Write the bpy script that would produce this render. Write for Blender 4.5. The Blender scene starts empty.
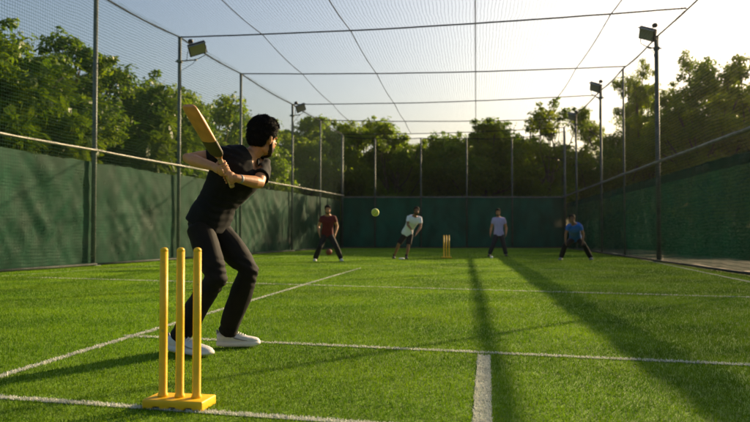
import bpy, bmesh, math, random
import numpy as np
from mathutils import Vector, Matrix, noise
R = math.radians
S = bpy.context.scene
COL = S.collection

# ------------------------------------------------------------------ camera, sky, sun, exposure
FPX, CX, CY = 729.2, 375.0, 211.0
CAM_H = 0.84
PITCH, YAW = R(1.73), R(7.9)
cam_d = bpy.data.cameras.new('camera'); cam = bpy.data.objects.new('camera', cam_d); COL.objects.link(cam)
cam.location = (0, 0, CAM_H); cam.rotation_euler = (R(90) + PITCH, 0, YAW)
cam_d.lens = 35; cam_d.sensor_width = 36; cam_d.clip_start = 0.05; cam_d.clip_end = 2000
cam_d.dof.use_dof = True; cam_d.dof.focus_distance = 4.9; cam_d.dof.aperture_fstop = 2.8
S.camera = cam
CAMROT = cam.rotation_euler.to_matrix()

SUN_EL, SUN_AZ = 18.9, 38.5        # azimuth clockwise from the +Y (pitch) axis
W = bpy.data.worlds.new('World'); S.world = W; W.use_nodes = True
nt = W.node_tree; nt.nodes.clear()
sky = nt.nodes.new('ShaderNodeTexSky'); sky.sky_type = 'NISHITA'; sky.sun_disc = False
sky.sun_elevation = R(SUN_EL); sky.sun_rotation = R(SUN_AZ)
sky.air_density = 1.15; sky.dust_density = 4.5; sky.ozone_density = 2.0
bg = nt.nodes.new('ShaderNodeBackground'); bg.inputs[1].default_value = 0.074
wo = nt.nodes.new('ShaderNodeOutputWorld')
nt.links.new(sky.outputs[0], bg.inputs[0]); nt.links.new(bg.outputs[0], wo.inputs[0])
sl = bpy.data.lights.new('sun', 'SUN'); so = bpy.data.objects.new('sun', sl); COL.objects.link(so)
sl.energy = 5.0; sl.angle = R(0.5); sl.color = (1.0, 0.76, 0.44)
sd = Vector((math.sin(R(SUN_AZ)) * math.cos(R(SUN_EL)), math.cos(R(SUN_AZ)) * math.cos(R(SUN_EL)), math.sin(R(SUN_EL))))
so.rotation_euler = (-sd).to_track_quat('-Z', 'Y').to_euler(); so.location = (20, 20, 20)
S.view_settings.view_transform = 'Standard'; S.view_settings.look = 'None'
S.view_settings.gamma = 1; S.view_settings.exposure = 1.15; S.view_settings.use_curve_mapping = False
S.render.engine = 'CYCLES'
S.cycles.transparent_max_bounces = 24; S.cycles.max_bounces = 8

# ------------------------------------------------------------------ helpers
def P(px, py, d):
    "world point seen at photo pixel px, py at distance d along the optical axis"
    v = Vector(((px - CX) / FPX * d, -(py - CY) / FPX * d, -d))
    return CAMROT @ v + cam.location
def G(px, py, z=0.0):
    a = P(px, py, 1.0) - cam.location
    t = (z - CAM_H) / a.z
    return cam.location + a * t
def depth_of(p):
    return -((CAMROT.inverted() @ (Vector(p) - cam.location)).z)
def tag(o, label=None, cat=None, group=None, kind=None):
    if label: o['label'] = label
    if cat: o['category'] = cat
    if group: o['group'] = group
    if kind: o['kind'] = kind
    return o
def empty(name, loc, rz=0):
    o = bpy.data.objects.new(name, None); COL.objects.link(o); o.location = loc; o.rotation_euler = (0, 0, rz)
    o.empty_display_size = .2
    return o
def kids(o): return [c for c in bpy.data.objects if c.parent == o]
def copy_tree(o, parent=None):
    c = o.copy(); COL.objects.link(c); c.parent = parent
    for ch in kids(o): copy_tree(ch, c)
    return c
def link_mesh(name, me, mat, parent=None, smooth=True):
    o = bpy.data.objects.new(name, me); COL.objects.link(o)
    if mat: me.materials.append(mat)
    if smooth:
        me.polygons.foreach_set('use_smooth', [True] * len(me.polygons))
    if parent is not None:
        o.parent = parent
        o.matrix_parent_inverse = Matrix.Identity(4)
    return o
def np_mesh(name, V, F, mat, parent=None, smooth=False):
    "V (n,3), F (m,k) arrays"
    me = bpy.data.meshes.new(name)
    n, (m, k) = len(V), F.shape
    me.vertices.add(n); me.vertices.foreach_set('co', V.astype(np.float32).ravel())
    me.loops.add(m * k); me.loops.foreach_set('vertex_index', F.astype(np.int32).ravel())
    me.polygons.add(m); me.polygons.foreach_set('loop_start', np.arange(0, m * k, k, dtype=np.int32))
    me.polygons.foreach_set('loop_total', np.full(m, k, dtype=np.int32))
    me.update(calc_edges=True)
    return link_mesh(name, me, mat, parent, smooth)

class MB:
    "collects shapes into one mesh"
    def __init__(s): s.v = []; s.f = []
    def loft(s, rings, cap=True, closed=True):
        b = len(s.v); n = len(rings[0])
        for r in rings: s.v += [Vector(p) for p in r]
        for i in range(len(rings) - 1):
            for j in range(n if closed else n - 1):
                k = (j + 1) % n
                s.f.append((b + i*n + j, b + i*n + k, b + (i+1)*n + k, b + (i+1)*n + j))
        if cap:
            s.f.append(tuple(b + j for j in reversed(range(n))))
            e = b + (len(rings) - 1) * n
            s.f.append(tuple(e + j for j in range(n)))
        return s
    def tube(s, pts, radii, n=10, round_caps=False, squash=None, up=None):
        pts = [Vector(p) for p in pts]
        if not hasattr(radii, '__len__'): radii = [radii] * len(pts)
        radii = list(radii)
        if round_caps:
            d0 = (pts[0] - pts[1]).normalized(); d1 = (pts[-1] - pts[-2]).normalized(); r0, r1 = radii[0], radii[-1]
            p0, p1 = pts[0], pts[-1]
            pre = [(p0 + d0*r0*c, r0*math.sqrt(max(0.0, 1 - c*c))) for c in (.98, .8, .45)]
            post = [(p1 + d1*r1*c, r1*math.sqrt(max(0.0, 1 - c*c))) for c in (.45, .8, .98)]
            pts = [a for a, _ in pre] + pts + [a for a, _ in post]
            radii = [b for _, b in pre] + radii + [b for _, b in post]
        t0 = (pts[1] - pts[0]).normalized()
        ref = Vector(up) if up else (Vector((0, 0, 1)) if abs(t0.z) < .9 else Vector((0, 1, 0)))
        a = t0.cross(ref).normalized(); rings = []
        for i, p in enumerate(pts):
            t = (pts[min(i+1, len(pts)-1)] - pts[max(i-1, 0)]).normalized()
            a = (a - t * a.dot(t)).normalized(); b = t.cross(a)
            sx, sy = (1, 1) if squash is None else squash
            rings.append([p + a*math.cos(2*math.pi*k/n)*radii[i]*sx + b*math.sin(2*math.pi*k/n)*radii[i]*sy for k in range(n)])
        return s.loft(rings)
    def ell(s, c, rx, ry, rz, M=None, nu=18, nv=12):
        M = M or Matrix.Identity(3); c = Vector(c); rings = []
        for i in range(1, nv):
            t = math.pi * i / nv
            rings.append([c + M @ Vector((rx*math.sin(t)*math.cos(2*math.pi*k/nu), ry*math.sin(t)*math.sin(2*math.pi*k/nu), rz*math.cos(t))) for k in range(nu)])
        b = len(s.v); s.loft(rings, cap=False)
        s.v += [c + M @ Vector((0, 0, rz)), c + M @ Vector((0, 0, -rz))]
        top, bot = len(s.v) - 2, len(s.v) - 1; L = b + (nv-2)*nu
        for k in range(nu):
            s.f.append((top, b + (k+1) % nu, b + k)); s.f.append((bot, L + k, L + (k+1) % nu))
        return s
    def box(s, c, sx, sy, sz, M=None):
        M = M or Matrix.Identity(3); c = Vector(c); b = len(s.v)
        for z in (-1, 1):
            for x, y in ((-1, -1), (1, -1), (1, 1), (-1, 1)):
                s.v.append(c + M @ Vector((x*sx/2, y*sy/2, z*sz/2)))
        for f in ((3,2,1,0), (4,5,6,7), (0,1,5,4), (1,2,6,5), (2,3,7,6), (3,0,4,7)):
            s.f.append(tuple(b + i for i in f))
        return s
    def mesh(s, name, origin=None):
        me = bpy.data.meshes.new(name); o = Vector(origin) if origin is not None else Vector()
        me.from_pydata([tuple(v - o) for v in s.v], [], s.f); me.update()
        bm = bmesh.new(); bm.from_mesh(me); bmesh.ops.recalc_face_normals(bm, faces=bm.faces); bm.to_mesh(me); bm.free()
        return me
    def build(s, name, mat, parent=None, origin=None, smooth=True, bevel=0, seg=2):
        me = s.mesh(name, origin)
        if bevel: bake(me, [('BEVEL', dict(width=bevel, segments=seg, limit_method='ANGLE', angle_limit=R(35)))])
        return link_mesh(name, me, mat, parent, smooth)
def bake(me, mods):
    "apply modifiers to a mesh datablock in place"
    t = bpy.data.objects.new('tmp', me); COL.objects.link(t)
    for ty, kw in mods:
        m = t.modifiers.new('m', ty)
        for k, v in kw.items(): setattr(m, k, v)
    dg = bpy.context.evaluated_depsgraph_get(); dg.update()
    ev = t.evaluated_get(dg); m2 = bpy.data.meshes.new_from_object(ev)
    bm = bmesh.new(); bm.from_mesh(m2); bm.to_mesh(me); bm.free()
    bpy.data.objects.remove(t); bpy.data.meshes.remove(m2)
    return me
def organic(mb, name, mat, parent=None, voxel=.01, smooth=3, origin=None, disp=None, cut=None):
    "merge overlapping shapes into ONE continuous surface; disp(v,n)->offset along normal"
    me = mb.mesh(name, origin)
    bake(me, [('REMESH', dict(mode='VOXEL', voxel_size=voxel, use_smooth_shade=True)), ('SMOOTH', dict(factor=.6, iterations=smooth))])
    if disp:
        o = Vector(origin) if origin is not None else Vector()
        ns = [v.normal.copy() for v in me.vertices]
        for v, n in zip(me.vertices, ns): v.co = v.co + n * disp(v.co + o, n)
    if cut:
        o = Vector(origin) if origin is not None else Vector()
        bm = bmesh.new(); bm.from_mesh(me)
        bmesh.ops.delete(bm, geom=[f for f in bm.faces if cut(f.calc_center_median() + o)], context='FACES')
        bm.to_mesh(me); bm.free()
    return link_mesh(name, me, mat, parent, True)

# ------------------------------------------------------------------ materials
def mat(name, col, rough=.6, spec=.5, metal=0, var=.0, vscale=8, bump=0, bscale=60, trans=0, sheen=0, sss=0, stretch=None, detail=4):
    m = bpy.data.materials.new(name); m.use_nodes = True; N = m.node_tree.nodes; L = m.node_tree.links
    b = N['Principled BSDF']; b.inputs['Base Color'].default_value = (*col, 1); b.inputs['Roughness'].default_value = rough
    b.inputs['Specular IOR Level'].default_value = spec; b.inputs['Metallic'].default_value = metal
    if sheen: b.inputs['Sheen Weight'].default_value = sheen; b.inputs['Sheen Roughness'].default_value = .5
    if sss:
        b.inputs['Subsurface Weight'].default_value = sss; b.inputs['Subsurface Radius'].default_value = (.012, .005, .002); b.inputs['Subsurface Scale'].default_value = 1
    tc = N.new('ShaderNodeTexCoord'); mp = N.new('ShaderNodeMapping'); L.new(tc.outputs['Object'], mp.inputs[0])
    if stretch: mp.inputs['Scale'].default_value = stretch
    if var:
        n = N.new('ShaderNodeTexNoise'); n.inputs['Scale'].default_value = vscale; n.inputs['Detail'].default_value = detail
        L.new(mp.outputs[0], n.inputs['Vector'])
        r = N.new('ShaderNodeMapRange'); r.inputs[1].default_value = .3; r.inputs[2].default_value = .7
        r.inputs[3].default_value = 1 - var; r.inputs[4].default_value = 1 + var; L.new(n.outputs[0], r.inputs[0])
        mx = N.new('ShaderNodeVectorMath'); mx.operation = 'SCALE'; mx.inputs[0].default_value = col
        L.new(r.outputs[0], mx.inputs['Scale']); L.new(mx.outputs[0], b.inputs['Base Color'])
    if bump:
        n2 = N.new('ShaderNodeTexNoise'); n2.inputs['Scale'].default_value = bscale; n2.inputs['Detail'].default_value = 3
        L.new(mp.outputs[0], n2.inputs['Vector'])
        bp = N.new('ShaderNodeBump'); bp.inputs['Strength'].default_value = bump; bp.inputs['Distance'].default_value = .01
        L.new(n2.outputs[0], bp.inputs['Height']); L.new(bp.outputs[0], b.inputs['Normal'])
    if trans:
        t = N.new('ShaderNodeBsdfTranslucent'); ms = N.new('ShaderNodeMixShader'); ms.inputs[0].default_value = trans
        src = b.inputs['Base Color'].links[0].from_socket if b.inputs['Base Color'].links else None
        if src: L.new(src, t.inputs[0])
        else: t.inputs[0].default_value = (*col, 1)
        L.new(b.outputs[0], ms.inputs[1]); L.new(t.outputs[0], ms.inputs[2]); L.new(ms.outputs[0], N['Material Output'].inputs[0])
    return m
def leafy(name, c1, c2, trans=.4, ctr=None, rough=.45, hue_scale=.35, spec=.35, patch=0):
    "per-leaf random colour between c1 and c2, large-scale patches too"
    m = bpy.data.materials.new(name); m.use_nodes = True; N = m.node_tree.nodes; L = m.node_tree.links
    b = N['Principled BSDF']; b.inputs['Roughness'].default_value = rough; b.inputs['Specular IOR Level'].default_value = spec
    g = N.new('ShaderNodeNewGeometry'); tc = N.new('ShaderNodeTexCoord')
    n = N.new('ShaderNodeTexNoise'); n.inputs['Scale'].default_value = hue_scale; n.inputs['Detail'].default_value = 3
    L.new(g.outputs['Position'], n.inputs['Vector'])
    mr = N.new('ShaderNodeMapRange'); mr.inputs[1].default_value = .35; mr.inputs[2].default_value = .65; L.new(n.outputs[0], mr.inputs[0])
    a = N.new('ShaderNodeMath'); a.operation = 'ADD'; L.new(g.outputs['Random Per Island'], a.inputs[0]); L.new(mr.outputs[0], a.inputs[1])
    h = N.new('ShaderNodeMath'); h.operation = 'MULTIPLY'; h.inputs[1].default_value = .5; L.new(a.outputs[0], h.inputs[0])
    mx = N.new('ShaderNodeMix'); mx.data_type = 'RGBA'; mx.inputs['A'].default_value = (*c1, 1); mx.inputs['B'].default_value = (*c2, 1)
    L.new(h.outputs[0], mx.inputs['Factor']); res = mx.outputs['Result']
    if patch:
        n3 = N.new('ShaderNodeTexNoise'); n3.inputs['Scale'].default_value = .45; n3.inputs['Detail'].default_value = 5; L.new(g.outputs['Position'], n3.inputs['Vector'])
        r3 = N.new('ShaderNodeMapRange'); r3.inputs[1].default_value = .35; r3.inputs[2].default_value = .65; r3.inputs[3].default_value = 1 - patch; r3.inputs[4].default_value = 1 + patch*.6; L.new(n3.outputs[0], r3.inputs[0])
        s3 = N.new('ShaderNodeVectorMath'); s3.operation = 'SCALE'; L.new(res, s3.inputs[0]); L.new(r3.outputs[0], s3.inputs['Scale']); res = s3.outputs[0]
    L.new(res, b.inputs['Base Color'])
    t = N.new('ShaderNodeBsdfTranslucent'); ms = N.new('ShaderNodeMixShader'); ms.inputs[0].default_value = trans
    tm = N.new('ShaderNodeVectorMath'); tm.operation = 'MULTIPLY'; tm.inputs[1].default_value = ctr or (1.5, 1.4, .6)
    L.new(res, tm.inputs[0]); L.new(tm.outputs[0], t.inputs[0])
    L.new(b.outputs[0], ms.inputs[1]); L.new(t.outputs[0], ms.inputs[2]); L.new(ms.outputs[0], N['Material Output'].inputs[0])
    return m
def cloth_sheet(name, col, opacity, tr=.35):
    "woven shade cloth: diffuse + translucent + open weave"
    m = bpy.data.materials.new(name); m.use_nodes = True; N = m.node_tree.nodes; L = m.node_tree.links
    b = N['Principled BSDF']; b.inputs['Roughness'].default_value = .62; b.inputs['Specular IOR Level'].default_value = .10
    tc = N.new('ShaderNodeTexCoord'); n = N.new('ShaderNodeTexNoise'); n.inputs['Scale'].default_value = 1.6; n.inputs['Detail'].default_value = 5
    mp = N.new('ShaderNodeMapping'); mp.inputs['Scale'].default_value = (1, 1, .45); L.new(tc.outputs['Object'], mp.inputs[0]); L.new(mp.outputs[0], n.inputs['Vector'])
    r = N.new('ShaderNodeMapRange'); r.inputs[1].default_value = .3; r.inputs[2].default_value = .7; r.inputs[3].default_value = .65; r.inputs[4].default_value = 1.35
    L.new(n.outputs[0], r.inputs[0])
    sc = N.new('ShaderNodeVectorMath'); sc.operation = 'SCALE'; sc.inputs[0].default_value = col; L.new(r.outputs[0], sc.inputs['Scale'])
    L.new(sc.outputs[0], b.inputs['Base Color'])
    t = N.new('ShaderNodeBsdfTranslucent'); L.new(sc.outputs[0], t.inputs[0])
    ms = N.new('ShaderNodeMixShader'); ms.inputs[0].default_value = tr; L.new(b.outputs[0], ms.inputs[1]); L.new(t.outputs[0], ms.inputs[2])
    tp = N.new('ShaderNodeBsdfTransparent'); mo = N.new('ShaderNodeMixShader')
    n2 = N.new('ShaderNodeTexNoise'); n2.inputs['Scale'].default_value = 3; L.new(tc.outputs['Object'], n2.inputs['Vector'])
    r2 = N.new('ShaderNodeMapRange'); r2.inputs[1].default_value = .3; r2.inputs[2].default_value = .7; r2.inputs[3].default_value = opacity - .06; r2.inputs[4].default_value = min(1, opacity + .06)
    L.new(n2.outputs[0], r2.inputs[0]); L.new(r2.outputs[0], mo.inputs[0])
    L.new(tp.outputs[0], mo.inputs[1]); L.new(ms.outputs[0], mo.inputs[2]); L.new(mo.outputs[0], N['Material Output'].inputs[0])
    return m
def net_mat(name, cell, cord, col):
    "knotted netting: cords on a square grid in the sheet's own UV metres, open between"
    m = bpy.data.materials.new(name); m.use_nodes = True; N = m.node_tree.nodes; L = m.node_tree.links
    b = N['Principled BSDF']; b.inputs['Base Color'].default_value = (*col, 1); b.inputs['Roughness'].default_value = .9; b.inputs['Specular IOR Level'].default_value = .05
    uv = N.new('ShaderNodeUVMap'); uv.uv_map = 'UVMap'
    nz = N.new('ShaderNodeTexNoise'); nz.inputs['Scale'].default_value = 1.1; nz.inputs['Detail'].default_value = 2; L.new(uv.outputs[0], nz.inputs['Vector'])
    wob = N.new('ShaderNodeVectorMath'); wob.operation = 'SCALE'; wob.inputs['Scale'].default_value = .10; L.new(nz.outputs['Color'], wob.inputs[0])
    ad = N.new('ShaderNodeVectorMath'); ad.operation = 'ADD'; L.new(uv.outputs[0], ad.inputs[0]); L.new(wob.outputs[0], ad.inputs[1])
    sp = N.new('ShaderNodeSeparateXYZ'); L.new(ad.outputs[0], sp.inputs[0])
    outs = []
    for ax in (0, 1):
        d = N.new('ShaderNodeMath'); d.operation = 'DIVIDE'; d.inputs[1].default_value = cell; L.new(sp.outputs[ax], d.inputs[0])
        f = N.new('ShaderNodeMath'); f.operation = 'FRACT'; L.new(d.outputs[0], f.inputs[0])
        l = N.new('ShaderNodeMath'); l.operation = 'LESS_THAN'; l.inputs[1].default_value = cord / cell; L.new(f.outputs[0], l.inputs[0]); outs.append(l)
    mx = N.new('ShaderNodeMath'); mx.operation = 'MAXIMUM'; L.new(outs[0].outputs[0], mx.inputs[0]); L.new(outs[1].outputs[0], mx.inputs[1])
    tp = N.new('ShaderNodeBsdfTransparent'); mo = N.new('ShaderNodeMixShader')
    L.new(mx.outputs[0], mo.inputs[0]); L.new(tp.outputs[0], mo.inputs[1]); L.new(b.outputs[0], mo.inputs[2]); L.new(mo.outputs[0], N['Material Output'].inputs[0])
    return m

M = {}
M['galv'] = mat('galvanised_steel', (.11, .125, .12), .6, .4, .3, var=.3, vscale=6)
M['rail'] = mat('weathered_rail', (.26, .25, .22), .55, .5, .4, var=.3, vscale=5)
M['cable'] = mat('dark_cord', (.022, .022, .024), .9, .1)
M['yellow'] = mat('yellow_plastic', (.88, .50, .010), .42, .4, var=.10, vscale=9, bump=.12, bscale=25)
def scuff(m, col, scale, thr):
    N = m.node_tree.nodes; L = m.node_tree.links; b = N['Principled BSDF']; src = b.inputs['Base Color'].links[0].from_socket
    tc = N.new('ShaderNodeTexCoord'); n = N.new('ShaderNodeTexNoise'); n.inputs['Scale'].default_value = scale; n.inputs['Detail'].default_value = 6; n.inputs['Roughness'].default_value = .7
    L.new(tc.outputs['Object'], n.inputs['Vector']); r = N.new('ShaderNodeMapRange'); r.inputs[1].default_value = thr; r.inputs[2].default_value = thr + .06; r.inputs[4].default_value = .55
    L.new(n.outputs[0], r.inputs[0]); mx = N.new('ShaderNodeMix'); mx.data_type = 'RGBA'; mx.inputs['B'].default_value = (*col, 1)
    L.new(r.outputs[0], mx.inputs['Factor']); L.new(src, mx.inputs['A']); L.new(mx.outputs['Result'], b.inputs['Base Color'])
    r2 = N.new('ShaderNodeMapRange'); r2.inputs[3].default_value = .34; r2.inputs[4].default_value = .62; L.new(n.outputs[0], r2.inputs[0]); L.new(r2.outputs[0], b.inputs['Roughness'])
scuff(M['yellow'], (.42, .25, .06), 17, .62)
M['dark'] = mat('dark_gap', (.02, .02, .02), .8)
M['lamp_body'] = mat('lamp_housing', (.05, .05, .05), .5, .5, .3)
M['lamp_glass'] = mat('lamp_glass', (.30, .27, .2), .15, .7)
M['turf'] = None

# ------------------------------------------------------------------ ground, turf, grass, lines
def ground_mat():
    m = mat('dry_earth', (.085, .062, .04), .9, .2, var=.35, vscale=2.5, bump=.5, bscale=12)
    return m
def turf_mat():
    m = bpy.data.materials.new('turf'); m.use_nodes = True; N = m.node_tree.nodes; L = m.node_tree.links
    b = N['Principled BSDF']; b.inputs['Roughness'].default_value = .75; b.inputs['Specular IOR Level'].default_value = .2
    b.inputs['Sheen Weight'].default_value = .25; b.inputs['Sheen Tint'].default_value = (.7, .8, .1, 1)
    tc = N.new('ShaderNodeTexCoord')
    def nz(s, d=4):
        n = N.new('ShaderNodeTexNoise'); n.inputs['Scale'].default_value = s; n.inputs['Detail'].default_value = d; L.new(tc.outputs['Object'], n.inputs['Vector']); return n
    fine, mid, big = nz(70, 3), nz(9, 4), nz(.7, 4)
    def cr(n, lo, hi, a=.3, bb=.7):
        r = N.new('ShaderNodeMapRange'); r.inputs[1].default_value = a; r.inputs[2].default_value = bb; r.inputs[3].default_value = lo; r.inputs[4].default_value = hi; L.new(n.outputs[0], r.inputs[0]); return r
    r1, r2, r3 = cr(fine, .45, 1.55), cr(mid, .75, 1.25), cr(big, .8, 1.2)
    m1 = N.new('ShaderNodeMath'); m1.operation = 'MULTIPLY'; L.new(r1.outputs[0], m1.inputs[0]); L.new(r2.outputs[0], m1.inputs[1])
    m2 = N.new('ShaderNodeMath'); m2.operation = 'MULTIPLY'; L.new(m1.outputs[0], m2.inputs[0]); L.new(r3.outputs[0], m2.inputs[1])
    mx = N.new('ShaderNodeMix'); mx.data_type = 'RGBA'; mx.inputs['A'].default_value = (.075, .19, .006, 1); mx.inputs['B'].default_value = (.145, .27, .008, 1)
    L.new(big.outputs[0], mx.inputs['Factor'])
    sc = N.new('ShaderNodeVectorMath'); sc.operation = 'SCALE'; L.new(mx.outputs['Result'], sc.inputs[0]); L.new(m2.outputs[0], sc.inputs['Scale'])
    L.new(sc.outputs[0], b.inputs['Base Color'])
    bp = N.new('ShaderNodeBump'); bp.inputs['Strength'].default_value = .9; bp.inputs['Distance'].default_value = .03
    L.new(fine.outputs[0], bp.inputs['Height']); L.new(bp.outputs[0], b.inputs['Normal'])
    return m
def sheet(name, quad, z, m, parent=None, nx=1):
    mb = MB(); mb.v = [Vector((p[0], p[1], z)) for p in quad]; mb.f = [(0, 1, 2, 3)]
    return mb.build(name, m, parent, smooth=False)
M['ground'] = ground_mat(); M['turf'] = turf_mat()
tag(sheet('ground', [(-600, -300), (600, -300), (600, 900), (-600, 900)], -.008, M['ground']), kind='structure')
LFa, LFb = G(93, 266), G(342, 248)      # left fence base line
RFa, RFb = G(659, 262), G(565, 248)     # right fence base line
def on_line(a, b, y):
    t = (y - a.y) / (b.y - a.y); return Vector((a.x + (b.x - a.x) * t, y, 0))
LF = lambda y: on_line(LFa, LFb, y)
RF = lambda y: on_line(RFa, RFb, y)
turf_quad = [(LF(-4).x + .15, -4), (RF(-4).x - .12, -4), (RF(40.5).x - .12, RFb.y - .1), (LF(39.2).x + .15, LFb.y - .1)]
tag(sheet('turf', turf_quad, 0.0, M['turf']), kind='structure')

M['line'] = mat('white_line_paint', (.62, .62, .56), .8, .2, var=.25, vscale=40, bump=.5, bscale=90)
LINES = []   # (a, b, halfwidth)
def line(a, b, w, ext=0):
    a, b = Vector((a.x, a.y)), Vector((b.x, b.y)); d = (b - a).normalized(); a -= d * ext; b += d * ext
    LINES.append((a, b, w / 2))
CR0, CR1 = G(0, 398), G(345, 423)
line(G(0, 398), G(345, 422.5), .055, 1.2)
line(G(125, 336.5), G(765, 366.5), .05, .0)
line(G(482, 425), G(484, 357), .082, .8)
LINES[-1] = (LINES[-1][0], Vector(G(484, 356).xy), .041)
line(G(0, 377), G(361, 268), .055, 1.5)
LINES[-1] = (LINES[-1][0], Vector(G(361, 268).xy), .0275)
line(G(26, 277.5), G(760, 298), .06)
line(G(0, 276.5), G(345, 252.5), .07, 3)
line(G(637, 258.5), G(760, 284.5), .08, 6)
line(G(200, 262), G(620, 271.5), .05)
mb = MB(); k = 0
for a, b, hw in LINES:
    d = (b - a).normalized(); n = Vector((-d.y, d.x)) * hw; z = .004 + .0006 * k; k += 1
    i = len(mb.v)
    mb.v += [Vector((*(a - n), z)), Vector((*(b - n), z)), Vector((*(b + n), z)), Vector((*(a + n), z))]; mb.f.append((i, i+1, i+2, i+3))
lines_mb = mb

rng = np.random.default_rng(7)
def near_line(X, Y, pad=0.0):
    m = np.zeros(len(X), bool)
    for a, b, hw in LINES:
        d = b - a; L = d.length; d = d / L
        t = (X - a.x) * d.x + (Y - a.y) * d.y; s = np.abs(-(X - a.x) * d.y + (Y - a.y) * d.x)
        m |= (t > 0) & (t < L) & (s < hw + pad)
    return m
def blades(X, Y, h, w, lean, seed=0):
    r = np.random.default_rng(seed); n = len(X)
    ang = r.uniform(0, 2*np.pi, n); la = r.uniform(0, 2*np.pi, n); l = lean * r.uniform(.2, 1.3, n) * h
    dx, dy = np.cos(ang) * w / 2, np.sin(ang) * w / 2
    lx, ly = np.cos(la) * l, np.sin(la) * l
    # 5 vertices: base pair, mid pair, tip
    V = np.zeros((n, 5, 3))
    V[:, 0] = np.stack([X - dx, Y - dy, -.002 * np.ones(n)], 1); V[:, 1] = np.stack([X + dx, Y + dy, -.002 * np.ones(n)], 1)
    V[:, 2] = np.stack([X + dx*.8 + lx*.35, Y + dy*.8 + ly*.35, h*.6], 1); V[:, 3] = np.stack([X - dx*.8 + lx*.35, Y - dy*.8 + ly*.35, h*.6], 1)
    V[:, 4] = np.stack([X + lx, Y + ly, h*(1 - .25*np.minimum(1, l/h))], 1)
    b = np.arange(n)[:, None] * 5
    T = np.concatenate([b + np.array([[0, 1, 2]]), b + np.array([[0, 2, 3]]), b + np.array([[3, 2, 4]])], 0)
    return V.reshape(-1, 3), T
def scatter(n_target, d0, d1, expo, half_ang):
    # camera-centred polar scatter, density ~ d^-expo
    u = rng.random(n_target); p = 2 - expo
    d = (d0**p + u * (d1**p - d0**p)) ** (1 / p); a = rng.uniform(-half_ang, half_ang, n_target) - YAW
    return d * np.sin(a), d * np.cos(a), d
NB = 1250000
X, Y, D = scatter(NB, 2.0, 42.0, 1.55, R(36))
tuft = np.sin(X*23 + 3*np.sin(Y*17)) * np.sin(Y*21 + 2*np.sin(X*19))
ok = (~near_line(X, Y, .002)) & (X > LF(10).x - 3) & (X < RF(10).x - .1) & (Y < 38) & (rng.random(NB) < .78 + .22 * tuft)
X, Y, D = X[ok], Y[ok], D[ok]
sc = (D / 3.3) ** .62
V, T = blades(X, Y, (.010 + .009 * rng.random(len(X))) * np.minimum(sc, 1.6), .0027 * sc, .95, 1)
M['grass'] = leafy('grass_blades', (.045, .152, .004), (.172, .302, .006), trans=.40, ctr=(1.4, 1.25, .35), hue_scale=.9, patch=.28, rough=.62, spec=.2)
tag(np_mesh('grass', V, T, M['grass']), 'short green artificial grass pile covering the whole court', 'grass', kind='stuff')
# white pile of the lines
VV, TT, off = [np.array([v[:] for v in lines_mb.v])], [], len(lines_mb.v)
for i, (a, b, hw) in enumerate(LINES):
    L = (b - a).length; n = int(min(60000, L * hw * 2 * 24000)); t = rng.random(n) * L; s = rng.uniform(-hw*1.06, hw*1.06, n)
    d = (b - a).normalized(); x = a.x + d.x*t - d.y*s; y = a.y + d.y*t + d.x*s; dd = np.hypot(x, y)
    ok = (dd < 15) & (dd > 1.8) & (rng.random(n) < np.minimum(1, (4 / dd)**1.5)); wn = np.sin(x*31 + 2*np.sin(y*27))*np.sin(y*29 + 2*np.sin(x*23)); kp = rng.random(len(x)) < .80 + .3*wn; x, y, dd = x[ok & kp], y[ok & kp], dd[ok & kp]; s2 = (dd/3.3)**.6
    if len(x) == 0: continue
    v, f = blades(x, y, (.010 + .008*rng.random(len(x))) * np.minimum(s2, 1.4), .0042*s2, .7, 10 + i)
    VV.append(v); TT.append(f + off); off += len(v)
quads = np.array([list(f) for f in lines_mb.f]); qt = np.concatenate([quads[:, [0, 1, 2]], quads[:, [0, 2, 3]]], 0)
M['line'] = leafy('white_pile', (.52, .52, .45), (.8, .8, .72), trans=.25, ctr=(1, 1, .95), hue_scale=6, rough=.7)
o = np_mesh('field_lines', np.concatenate(VV), np.concatenate([qt] + TT), M['line'])
wl = mat('worn_line', (.34, .37, .26), .9, .2, var=.35, vscale=30); o.data.materials.append(wl)
for p_ in range(len(qt)): o.data.polygons[p_].material_index = 1; tag(o, kind='structure')

# ------------------------------------------------------------------ fences
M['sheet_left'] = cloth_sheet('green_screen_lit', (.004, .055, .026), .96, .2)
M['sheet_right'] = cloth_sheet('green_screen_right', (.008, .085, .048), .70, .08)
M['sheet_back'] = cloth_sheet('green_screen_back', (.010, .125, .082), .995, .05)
M['hem'] = mat('folded_hem', (.008, .05, .030), .8, .2)  # for the opaque band that throws a shadow streak
M['net_side'] = net_mat('side_netting', .075, .0075, (.010, .034, .022))
M['net_roof'] = net_mat('roof_netting', .09, .0055, (.05, .055, .06))
M['kerb'] = mat('kerb_rail', (.05, .055, .05), .8, .3, var=.3, vscale=4)

def grid_sheet(name, a, b, zb, zt, m, parent, nx, nz, disp, uv=True, origin=None):
    "vertical sheet from a to b; zb, zt functions of t; disp(t,z)->offset along the normal"
    a, b = Vector(a), Vector(b); d = b - a; L = d.length; n = Vector((-d.y, d.x, 0)).normalized()
    vs, fs, uvs = [], [], []
    for i in range(nx + 1):
        t = i / nx; z0, z1 = zb(t), zt(t)
        for j in range(nz + 1):
            s = j / nz; z = z0 + (z1 - z0) * s
            p = a + d * t + n * disp(t * L, z, s); vs.append((p.x, p.y, z)); uvs.append((t * L, z))
    for i in range(nx):
        for j in range(nz):
            k = i*(nz+1)+j; fs.append((k, k+nz+1, k+nz+2, k+1))
    me = bpy.data.meshes.new(name); me.from_pydata(vs, [], fs); me.update()
    u = me.uv_layers.new(name='UVMap')
    for l in me.loops: u.data[l.index].uv = uvs[l.vertex_index]
    return link_mesh(name, me, m, parent, True)
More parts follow.
